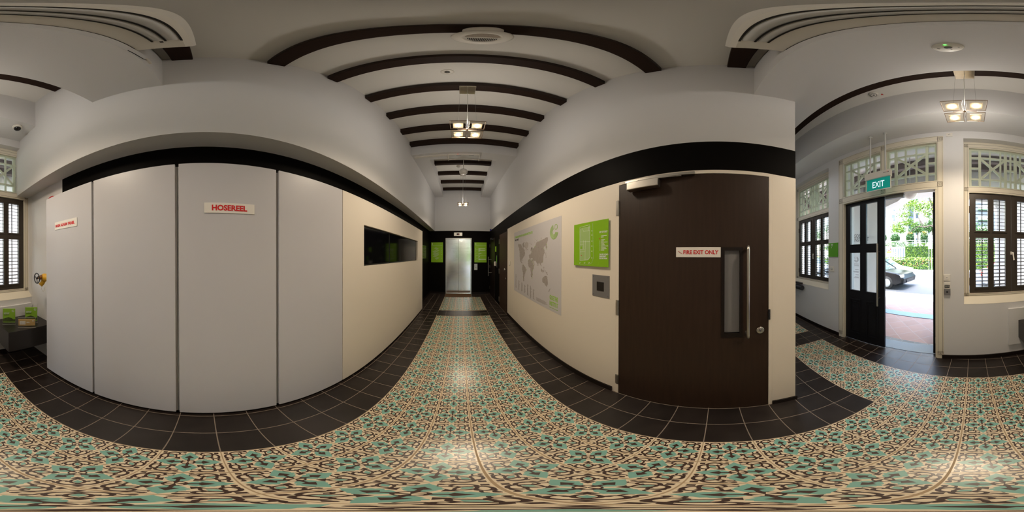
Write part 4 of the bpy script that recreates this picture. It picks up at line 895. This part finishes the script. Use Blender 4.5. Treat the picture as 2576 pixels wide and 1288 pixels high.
for z, rr, y, lb in ((2.11, .085, -1.558, 'larger round red alarm bell high on the left wall behind the end cupboard'), (1.482, .055, -1.590, 'smaller round red disc on the left wall behind the end cupboard')):
    t = thing('alarm_bell', lb, 'alarm', (XB, y, z-rr)); b = MB(); b.lathe([(rr, 0), (rr, .03), (rr*.8, .048), (rr*.3, .055), (0, .055)], (XB, y, z), 32, ax='x'); b.build('gong', 'redp', t); b = MB(); b.box(XB, XB+.02, y-.03, y+.03, z-.03, z+.03); b.build('base', 'redp', t)
# black roll on the entrance wall at the far left
t = thing('wall_roll', 'black cylinder on a bracket low on the entrance wall under the far window', 'fixture', (3.3, -1.75, .7))
b = MB(FM); b.tube([(3.05, .06, .765), (3.50, .06, .765)], .052, 20); b.build('cylinder', 'dark', t); b = MB(FM); b.box(3.12, 3.50, 0, .07, .845, .872); b.build('bracket', 'dark', t)

# ================================================================ OUTSIDE
ZO = -.02; ZR_ = -.15
w = MB(); w.box(-9, 14, -5.72, -2.2, -.3, ZO); o = struct(w.build('pavement', ['terra']), 'terracotta paving of the covered walk')
for v in o.data.vertices: v.co += o.location
o.location = (0, 0, 0)
w = MB(); w.box(-9, 14, -3.80, -3.52, ZO, ZO+.012); struct(w.build('pavement_drain_strip', 'drain'), 'blue-grey stone strip across the paving')
w = MB(); w.box(-9, 14, -5.95, -4.95, -.3, ZO+.006); struct(w.build('pavement_edge', 'pave'), 'pale concrete edge of the pavement')
w = MB(); w.box(-40, 60, -16.6, -5.95, -.4, ZR_); struct(w.build('road', 'asphalt'), 'asphalt road')
w = MB()
for x in range(-40, 60, 4): w.box(x, x+2.2, -11.25, -11.15, ZR_, ZR_+.004)
struct(w.build('road_markings', 'wline'), 'white dashes on the road')
w = MB(); w.box(-40, 60, -6.35, -6.28, ZR_, ZR_+.004); w.box(-40, 60, -6.2, -6.13, ZR_, ZR_+.004); struct(w.build('road_lines', 'yline'), 'double yellow line along the near kerb')
w = MB(); w.box(-40, 60, -17.3, -16.6, -.4, ZR_+.14); kb = struct(w.build('kerb', 'kerb'), 'white far kerb')
for x in (7.3, 1.4, 13.5): w = MB(); w.box(x, x+1.3, -16.605, -16.595, ZR_+.02, ZR_+.11); struct(w.build('kerb_drain', 'dark'), 'dark drain slot in the far kerb')
w = MB(); w.box(-60, 80, -80, -17.3, -.4, ZR_+.1); struct(w.build('ground_outside', 'leafm'), 'planted ground across the road')
# covered walk: columns, beam, ceiling
def column(x0, x1, label, y=-3.72):
    b = MB(); b.box(x0, x1, y-.41, y, ZO, 3.079); struct(b.build('column', 'extw', bevel=.01), label)
column(2.455, 2.86, 'white column of the covered walk seen through the door leaf'); column(-2.9, -.56, 'broad white pier of the covered walk outside the near window'); column(6.3, 6.7, 'white column of the covered walk beyond the far window')
w = MB(); w.box(-9, 14, -4.15, -3.7, 3.08, 3.7); w.prism([(2.454, -3.73, 3.079), (2.454, -3.73, 2.60), (2.25, -3.73, 2.80), (1.85, -3.73, 2.92), (1.62, -3.73, 3.079)], (0, -.38, 0)); w.prism([(-.559, -3.73, 3.079), (-.559, -3.73, 2.6), (-.35, -3.73, 2.8), (.05, -3.73, 2.92), (.28, -3.73, 3.079)], (0, -.38, 0))
struct(w.build('arcade_beam', 'extw'), 'white arcade beam with curved brackets')
w = MB(); w.box(-9, 14, -4.2, -2.31, 3.7, 3.9); w.box(-9, 14, -4.2, -2.2, 3.9, 7.5); struct(w.build('arcade_ceiling', 'extw'), 'white boarded ceiling of the covered walk')
for i, y in enumerate((-2.55, -3.2, -3.55)):
    b = MB(); b.box(-1.69, 11, y-.05, y+.05, 3.52, 3.699); tag(b.build('arcade_rafter', 'rafter'), ('grey-brown rafter of the covered walk nearest the entrance wall', 'middle grey-brown rafter of the covered walk', 'grey-brown rafter of the covered walk nearest the street')[i], 'beam', 'rafters of the covered walk')
w = MB(); w.box(-2.9, -2.2, -3.70, -2.36, ZO, 3.7); struct(w.build('wall_arcade', 'extw'), 'white party wall of the covered walk outside the near window')
t = thing('sign_board', 'pale outdoor board with grey lettering seen through the door glass', 'sign', (3.2, -3.7, 0)); b = MB(); b.box(2.90, 3.62, -3.66, -3.62, ZO, 3.69); b.build('board', 'extg', t)
for i, s in enumerate(('GOETHE', 'INSTITUT')): text(s, .15, 'lettering', 'gtxt', (onY(2148.5, 600, -3.618).x, -3.618, onY(2152, 598.5+i*9.5, -3.618).z), (-1, 0, 0), (0, 0, 1), t, wid=(.45, .55)[i], bold=.003)
lg = MB(); logo(lg, onY(2164, 472, -3.618), (-1, 0, 0), (0, 0, 1), .19); lg.build('emblem', 'carw', t)
t = thing('globe_lamp', 'large white globe lamp outside above the doorway', 'lamp', (1.2, -2.95, 2.62)); b = MB(); b.lathe([(0, .16), (.06, .15), (.12, .11), (.155, .05), (.16, 0), (.15, -.06), (.11, -.115), (.06, -.148), (0, -.16)], (1.20, -2.95, 2.79), 32); b.build('globe', 'globe', t)
b = MB(); b.tube([(1.2, -2.95, 2.94), (1.2, -2.95, 3.7)], .012, 8); b.build('rod', 'plasg', t)
# ---- cars
def car(x, y, label, paint, face=-1, kind='sedan'):
    """nose towards -x when face = -1"""
    t = thing('car', label, 'car', (x, y, ZR_), 'cars on the road')
    Mx = Matrix.Translation((x, y, ZR_)) @ Matrix.Scale(-face, 4, (1, 0, 0))
    L = [(-2.2, .32), (-2.24, .55), (-2.12, .74), (-1.9, .80), (-1.0, .93), (1.35, .97), (2.1, .93), (2.22, .75), (2.2, .35), (1.9, .22), (-1.95, .22)]
    b = MB(Mx)
    def sec(pts, y0, y1, ins):
        n = len(pts); cx_ = 0; vs = []
        for yy, k in ((y0, 1-ins), (y0+.10, 1), (y1-.10, 1), (y1, 1-ins)):
            vs += [(p[0]*k, yy, .58+(p[1]-.58)*k) for p in pts]
        fs = [tuple(range(n)), tuple(range(3*n, 4*n))[::-1]]
        for r_ in range(3): fs += [(r_*n+i, (r_+1)*n+i, (r_+1)*n+(i+1) % n, r_*n+(i+1) % n) for i in range(n)]
        return vs, fs
    vs, fs = sec(L, -.88, .88, .045); b.add(vs, fs, 0, False); body = b.build('body', paint, t, bevel=.03)
    C = [(-1.05, .92), (-.25, 1.40), (.95, 1.42), (1.75, .95)]
    b = MB(Mx); n = 4; vs = [(p[0], s*(.80 if p[1] < 1 else .62), p[1]) for s in (-1, 1) for p in C]; b.add(vs, [(0, 1, 2, 3), (7, 6, 5, 4), (0, 4, 5, 1), (2, 6, 7, 3), (1, 5, 6, 2)]); b.build('cabin_glass', 'cglass', t)
    b = MB(Mx); b.box(-.30, 1.0, -.61, .61, 1.395, 1.435)
    for s in (-1, 1):
        b.bar((-1.05, s*.79, .93), (-.25, s*.62, 1.41), .05, .03); b.bar((1.75, s*.79, .95), (.95, s*.62, 1.42), .07, .03); b.bar((.30, s*.79, .95), (.32, s*.62, 1.41), .07, .03)
    b.build('roof', paint, t, bevel=.01)
    for wx in (-1.38, 1.32):
        for s in (-1, 1):
            b = MB(Mx); b.lathe([(.0, -.10), (.30, -.10), (.325, -.06), (.325, .06), (.30, .10), (0, .10)], (wx, s*.80, .325), 24, ax='y'); wh = b.build('wheel', 'tyre', t)
            b = MB(Mx); b.lathe([(.20, s*.095), (.19, s*.108), (0, s*.104)], (wx, s*.80, .325), 20, ax='y'); b.build('hubcap', 'steelx', wh)
    for s in (-1, 1):
        b = MB(Mx); b.box(-2.20, -2.02, s*.78-.12, s*.78+.08*1, .62, .74); b.build('headlamp', 'lampl', t)
        b = MB(Mx); b.box(2.10, 2.225, s*.70-.14, s*.70+.14, .70, .86); b.build('tail_lamp', 'taill', t)
    b = MB(Mx); b.box(-2.235, -2.2, -.4, .4, .34, .50); b.build('grille', 'dark', t)
    b = MB(Mx); b.box(-1.5, 1.4, -.895, -.875, .50, .53); b.build('side_strip', 'dark', t)
    return t
car(6.75, -11.0, 'white sedan driving on the far lane, seen through the doorway', 'carw')
car(5.35, -7.7, 'black sedan driving on the near lane, seen through the doorway', 'cark')
car(-2.6, -8.4, 'silver car on the near lane outside the shuttered window', 'cars')
car(-3.4, -12.6, 'red car on the far lane behind the silver one', 'carr')
car(13.5, -9.0, 'grey-white car passing outside the far shuttered window', 'cars')
# ---- planting
def leaves(mb, c, rad, n, size, mi=0, shell=.55, flat=.5):
    for _ in range(n):
        while True:
            v = Vector((random.gauss(0, 1), random.gauss(0, 1), random.gauss(0, 1)))
            if v.length > .1: break
        v.normalize(); v *= shell+(1-shell)*random.random()
        p = Vector((c[0]+v.x*rad[0], c[1]+v.y*rad[1], c[2]+v.z*rad[2]))
        a = Vector((random.uniform(-1, 1), random.uniform(-1, 1), random.uniform(-flat, flat))).normalized()*size*random.uniform(.6, 1.3)
        q = a.orthogonal().normalized(); q.rotate(Matrix.Rotation(random.uniform(0, 6.28), 3, a)); q *= a.length*.45
        mb.add([p-a, p+q, p+a, p-q], [(0, 1, 2, 3)], mi if isinstance(mi, int) else random.choice(mi))
def leafbox(mb, x0, x1, y0, y1, z0, z1, n, size, mi=0):
    for _ in range(n):
        p = Vector((random.uniform(x0, x1), random.uniform(y0, y1), random.uniform(z0, z1)))
        a = Vector((random.uniform(-1, 1), random.uniform(-1, 1), random.uniform(-.7, .7))).normalized()*size*random.uniform(.6, 1.3)
        q = a.orthogonal().normalized(); q.rotate(Matrix.Rotation(random.uniform(0, 6.28), 3, a)); q *= a.length*.5
        mb.add([p-a, p+q, p+a, p-q], [(0, 1, 2, 3)], mi if isinstance(mi, int) else random.choice(mi))
b = MB(); b.box(-12, 32, -18.7, -17.5, ZR_, 1.0, 1); leafbox(b, -12, 28, -17.52, -17.32, ZR_+.05, 1.1, 15000, .085, [0, 3, 1, 1, 0, 3]); leafbox(b, -12, 28, -18.6, -17.3, .95, 1.38, 7000, .085, [0, 3, 1, 3]); leafbox(b, 2, 16, -17.45, -17.28, .35, 1.35, 500, .065, 2)
tag(b.build('flower_hedge', ['leafm', 'leafd', 'pink', 'leafy']), 'long low hedge with pink flowers along the far side of the road', 'hedge', kind='stuff')
b = MB(); b.box(-12, 9.6, -22.6, -22, ZR_, 2.9, 1); leafbox(b, -12, 9.7, -21.99, -21.8, ZR_+1, 3.0, 16000, .075, [0, 2, 2, 1]); leafbox(b, -12, 9.7, -22.6, -21.8, 2.85, 3.35, 4000, .075, [0, 2])
tag(b.build('ivy_wall', ['leafm', 'leafd', 'leafy']), 'green creeper covering the retaining wall behind the flower hedge', 'creeper', kind='stuff')
b = MB(); leafbox(b, 9.72, 30, -22.4, -21.72, 2.93, 3.7, 7000, .08, [0, 0, 1]); tag(b.build('ivy_cover', ['leafm', 'leafd']), 'green creeper along the top of the white slatted wall', 'creeper', kind='stuff')
t = thing('striped_wall', 'white slatted wall with big white letters behind the white car', 'wall', (12.6, -21.9, 0)); b = MB(); b.box(9.7, 30, -22.5, -22.0, ZR_, 2.9); b.build('panel', 'extw', t)
b = MB()
for i in range(24): b.box(9.9+i*.42, 10.05+i*.42, -22.0, -21.97, .2, 2.7)
b.build('slats', 'bblue', t)
text('ABLE', .90, 'lettering', 'carw', (onY(2227, 640, -21.9).x, -21.93, onY(2240, 645.5, -21.9).z), (-1, 0, 0), (0, 0, 1), t, depth=.06, bold=.03, wid=onY(2227, 640, -21.9).x-onY(2254, 640, -21.9).x)
b = MB(); b.box(-12, 30, -23.2, -23.1, 3.55, 3.6); b.box(-12, 30, -23.2, -23.1, 3.9, 3.95)
for i in range(60): b.box(-12+i*.7, -11.97+i*.7, -23.2, -23.1, 3.0, 3.95)
tag(b.build('railing', 'steelx'), 'grey railing on top of the green retaining wall', 'railing')
def topiary(px, wpx, ytop, ybot, Y, label, tip=True):
    p = onY(px, ybot, Y); q = onY(px, ytop, Y); h_ = q.z-p.z; r_ = (onY(px-wpx/2, 600, Y).x-onY(px+wpx/2, 600, Y).x)/2
    t = thing('clipped_tree', label, 'tree', (p.x, Y, 3.0), 'clipped trees on the terrace')
    b = MB(); b.lathe([(0, -1), (.75, -.7), (.9, 0), (.7, .75), (0, 1)], (0, 0, 0), 12); b.v = [Vector((p.x+v.x*r_*.85, Y+v.y*r_*.85, (p.z+q.z)/2+v.z*h_*.45)) for v in b.v]; b.m = [0]*len(b.f)
    leaves(b, (p.x, Y, (p.z+q.z)/2), (r_, r_, h_/2), 1500, .11, [0, 0, 1], .8)
    if tip: leaves(b, (p.x, Y, p.z+h_*.8), (r_*.7, r_*.7, h_*.22), 250, .08, 2, .8)
    b.build('crown', ['leafd', 'leafm', 'orangel'], t); b = MB(); b.tube([(p.x, Y, ZR_+.1), (p.x, Y, p.z+.2)], .09, 8); b.build('trunk', 'bark', t)
topiary(2289.5, 20, 583, 614, -26, 'clipped tree in the middle of the doorway view, orange tipped')
topiary(2325, 21, 582, 617, -26, 'clipped orange tipped tree beside the two road signs')
topiary(2252, 23, 588, 610, -26, 'wide clipped tree left of the orange tipped ones', False)
topiary(2222, 16, 587, 609, -26, 'clipped tree half hidden by the black door leaf', False)
def big_tree(name, label, base, trunk, clumps, dens, size, mats, group=None):
    t = thing(name, label, 'tree', base, group)
    for pts, r_ in trunk: b = MB(); b.tube(pts, r_, 9); b.build('trunk' if r_[0] > .14 else 'branch', 'bark', t)
    b = MB()
    for c_, rd, k in clumps: leaves(b, c_, rd, int(dens*k), size, list(range(len(mats))), .35, .35)
    b.build('crown', mats, t)
    return t
Yt = -19.6
def P(px, py, Y=Yt): return onY(px, py, Y)
big_tree('street_tree', 'tall bright green tree with layered branches in the doorway view', (P(2352, 650).x, Yt, 0),
    [([P(2354, 672), P(2353, 600), P(2350, 540), P(2345, 515), P(2338, 498)], [.28, .26, .22, .18, .12]), ([P(2352, 572), P(2340, 567), P(2326, 572), P(2312, 569), P(2297, 578), P(2285, 588)], [.11, .1, .09, .07, .06, .04]),
     ([P(2326, 572), P(2314, 553), P(2303, 538)], [.07, .05, .03]), ([P(2320, 571), P(2314, 556), P(2312, 548)], [.06, .05, .03]), ([P(2327, 571), P(2332, 552)], [.05, .02])],
    [(P(2300, 520), (2.6, 1.6, .95), 1), (P(2290, 512), (1.5, 1.2, .7), .6), (P(2325, 522), (1.7, 1.5, 1.1), .9), (P(2275, 541), (1.2, 1.0, .45), .4), (P(2268, 563), (1.4, 1.0, .35), .4), (P(2283, 556), (1.1, 1.0, .4), .35), (P(2262, 579), (1.5, 1.0, .5), .7), (P(2291, 565), (1.0, 1, .3), .25), (P(2328, 490), (1.5, 1.4, .6), .45), (P(2356, 500), (.7, 1.0, 1.1), .3), (P(2334, 540), (.8, .8, .7), .3), (P(2255, 572), (1.0, 1, .4), .3)], 1000, .115, ['leafy', 'leafy', 'leafm'])
def far_tree(px, py, Y, r_, label):
    c_ = onY(px, py, Y); t = big_tree('background_tree', label, (c_.x, Y, 0), [([(c_.x, Y, ZR_+.1), (c_.x, Y, c_.z)], [.25, .18])], [(c_, (r_, r_, r_*.85), 1.0), (c_+Vector((r_*.6, 0, -.3*r_)), (r_*.7, r_*.7, r_*.6), .5), (c_+Vector((-r_*.6, .2, -.2*r_)), (r_*.7, r_*.7, r_*.6), .5)], 1700, .17, ['leafm', 'leafd'], 'trees across the road')
far_tree(2346, 566, -34, 2.0, 'darker tree behind the clipped trees, right part of the doorway view')
far_tree(2309, 572, -40, 2.0, 'darker tree low behind the orange tipped clipped trees')
far_tree(2015, 570, -23.5, 3.0, 'leafy tree outside the far shuttered window, left part')
far_tree(2050, 590, -31, 3.2, 'leafy tree outside the far shuttered window, middle part')
far_tree(2080, 570, -39, 4.0, 'leafy tree outside the far shuttered window, next to its jamb')
far_tree(2462, 590, -28, 2.6, 'leafy tree outside the near window, low behind the slats')
# signs and poles
t = thing('road_sign', 'pair of grey rectangular road signs on two posts by the hedge', 'sign', (P(2338, 676, -17.0).x, -17.0, 0))
for px in (2337, 2344): p = P(px, 660, -17.0); b = MB(); b.tube([(p.x, -17.0, ZR_), (p.x, -17.0, 3.2)], .035, 8); b.build('post', 'steelx', t)
for (y0, y1) in ((592, 607), (611, 626)): p, q = P(2335, y0, -16.95), P(2346, y1, -16.95); b = MB(); b.box(q.x, p.x, -16.97, -16.93, q.z, p.z); b.build('plate', 'rsign', t)
t = thing('no_entry_sign', 'round red-rimmed sign with a yellow plate before the lettered wall', 'sign', (P(2236, 640, -17.2).x, -17.2, 0)); p = P(2236.5, 625.5, -17.2)
b = MB(); b.tube([(p.x, -17.2, ZR_), (p.x, -17.2, p.z)], .03, 8); b.build('post', 'steelx', t); b = MB(); b.lathe([(.27, .02), (.27, .04), (0, .04)], (p.x, -17.2, p.z), 24, ax='y'); b.build('rim', 'redp', t); b = MB(); b.lathe([(.20, .04), (.20, .045), (0, .045)], (p.x, -17.2, p.z), 24, ax='y'); b.build('face', 'signw', t)
b = MB(); b.box(p.x-.3, p.x+.3, -17.18, -17.15, p.z-.52, p.z-.32); b.build('yellow_plate', 'yellow', t); b = MB(); b.bar((p.x-.15, -17.152, p.z+.15), (p.x+.15, -17.152, p.z-.15), .05, .004, up=(0, 1, 0)); b.bar((p.x, -17.15, p.z-.12), (p.x, -17.15, p.z+.12), .04, .004, up=(0, 1, 0)); b.build('symbol', 'dark', t)
t = thing('lamp_post', 'slim pale lamp post between the clipped trees', 'lamp', (P(2276, 640, -25).x, -25, 0)); p = P(2276, 594, -25); b = MB(); b.tube([(p.x, -25, ZR_), (p.x, -25, p.z)], .06, 8); b.build('post', 'steelx', t)
# buildings
def tower(label, X0, X1, Y0, Y1, hgt, wall_, wins, side=None, bal=None):
    t = thing('apartment_building', label, 'building', ((X0+X1)/2, (Y0+Y1)/2, 0)); b = MB(); b.box(X0, X1, Y0, Y1, ZR_, hgt); b.build('wall', wall_, t)
    for (a, c, z0, st, n, mt_) in wins:
        first = None
        for i in range(n):
            if first is None: b = MB(); b.box(a, c, Y1, Y1+.05, z0, z0+st*.62); first = b.build('window', mt_, t)
            else: o = first.copy(); COL.objects.link(o); o.location = first.location+Vector((0, 0, st*i))
    for (a, c, z0, st, n) in bal or []:
        first = None
        for i in range(n):
            if first is None: b = MB(); b.box(a, c, Y1, Y1+1.2, z0-.15, z0+.05); b.box(a, c, Y1+1.1, Y1+1.2, z0, z0+.9); first = b.build('balcony', 'extg', t)
            else: o = first.copy(); COL.objects.link(o); o.location = first.location+Vector((0, 0, st*i))
    return t
def bx(px, Y): return onY(px, 600, Y).x
Yb = -55
tower('white apartment tower with a column of balconies, left in the doorway view', bx(2229, Yb), bx(2100, Yb), Yb-14, Yb, 40, 'extw', [])
Yc = Yb+12
tower('white slab tower with stacked balcony windows beside the blue one', bx(2253, Yc), bx(2228.5, Yc), Yc-10, Yc, 30, 'extw', [(bx(2251.5, Yc), bx(2243.5, Yc), 3, 3.1, 8, 'bwin')], bal=[(bx(2252, Yc), bx(2243, Yc), 2.6, 3.1, 8)])
Yd = Yb-17
tower('dark blue-grey tower in the middle of the doorway view', bx(2299, Yd), bx(2253, Yd), Yd-12, Yd, 55, 'bblue', [(bx(2264, Yd), bx(2256, Yd), 2, 3.1, 13, 'bwin'), (bx(2281, Yd), bx(2270, Yd), 2, 3.1, 13, 'bwin'), (bx(2297, Yd), bx(2290, Yd), 2, 3.1, 13, 'bwin')])
tower('white tower with square windows, right in the doorway view', bx(2420, Yb), bx(2299, Yb), Yb-14, Yb, 42, 'extw', [(bx(2311, Yb), bx(2304, Yb), 3, 3.1, 12, 'bwin'), (bx(2340, Yb), bx(2334, Yb), 3, 3.1, 12, 'bwin'), (bx(2362, Yb), bx(2350, Yb), 3, 3.1, 12, 'bwin')])
tower('blue-grey glazed tower outside the near window', bx(2530, Yb+8), bx(2455, Yb+8), Yb-6, Yb+8, 36, 'bblue', [(bx(2490, Yb+8), bx(2460, Yb+8), 3, 3.2, 9, 'bwin'), (bx(2525, Yb+8), bx(2500, Yb+8), 3, 3.2, 9, 'bwin')], bal=[(bx(2490, Yb+8), bx(2460, Yb+8), 2.6, 3.2, 9)])

# ================================================================ LIGHT
wd = bpy.data.worlds.new('world'); scene.world = wd; wd.use_nodes = True; nt = wd.node_tree; bg = nt.nodes['Background']
sky = nt.nodes.new('ShaderNodeTexSky'); sky.sky_type = 'NISHITA'; sky.sun_disc = False; sky.sun_elevation = R(60); sky.sun_rotation = R(20); sky.air_density = 1.5; sky.dust_density = 4
nt.links.new(sky.outputs[0], bg.inputs[0]); bg.inputs[1].default_value = 2.0
sl = bpy.data.lights.new('sun', 'SUN'); sl.energy = 5.0; sl.angle = R(.6); sl.color = (1, .96, .9); so = bpy.data.objects.new('sun', sl); COL.objects.link(so)
so.rotation_euler = Vector((.06, -.13, -1)).to_track_quat('-Z', 'Y').to_euler()
# added fill lights without fixtures, unseen in the side room beyond the right-hand wall
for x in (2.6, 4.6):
    al = bpy.data.lights.new('side_room_fill', 'AREA'); al.energy = 4; al.size = .5; al.color = (.95, .97, 1); ao = bpy.data.objects.new('side_room_fill', al); COL.objects.link(ao); ao.location = (x, -1.0, 3.1)
# ================================================================ CAMERA
cam = bpy.data.cameras.new('camera'); co = bpy.data.objects.new('camera', cam); COL.objects.link(co); scene.camera = co
cam.type = 'PANO'
try: cam.panorama_type = 'EQUIRECTANGULAR'
except Exception: cam.cycles.panorama_type = 'EQUIRECTANGULAR'
yaw = -R((1288-AX0)/SPX)
base = Matrix.Rotation(yaw, 4, 'Z') @ Matrix.Rotation(R(90), 4, 'X')
rt = Matrix.Rotation(-TILT.length, 4, TILT.normalized())
co.matrix_world = Matrix.Translation((0, 0, H)) @ rt @ base
cam.clip_start = .01; cam.clip_end = 500
vs_ = scene.view_settings; vs_.view_transform = 'Standard'; vs_.look = 'None'; vs_.gamma = 1; vs_.exposure = 0.30; vs_.use_curve_mapping = False
scene.cycles.max_bounces = 10; scene.cycles.diffuse_bounces = 5; scene.cycles.transparent_max_bounces = 16; scene.cycles.use_denoising = True
scene.cycles.sample_clamp_indirect = 6
scene.cycles.caustics_reflective = False; scene.cycles.caustics_refractive = False
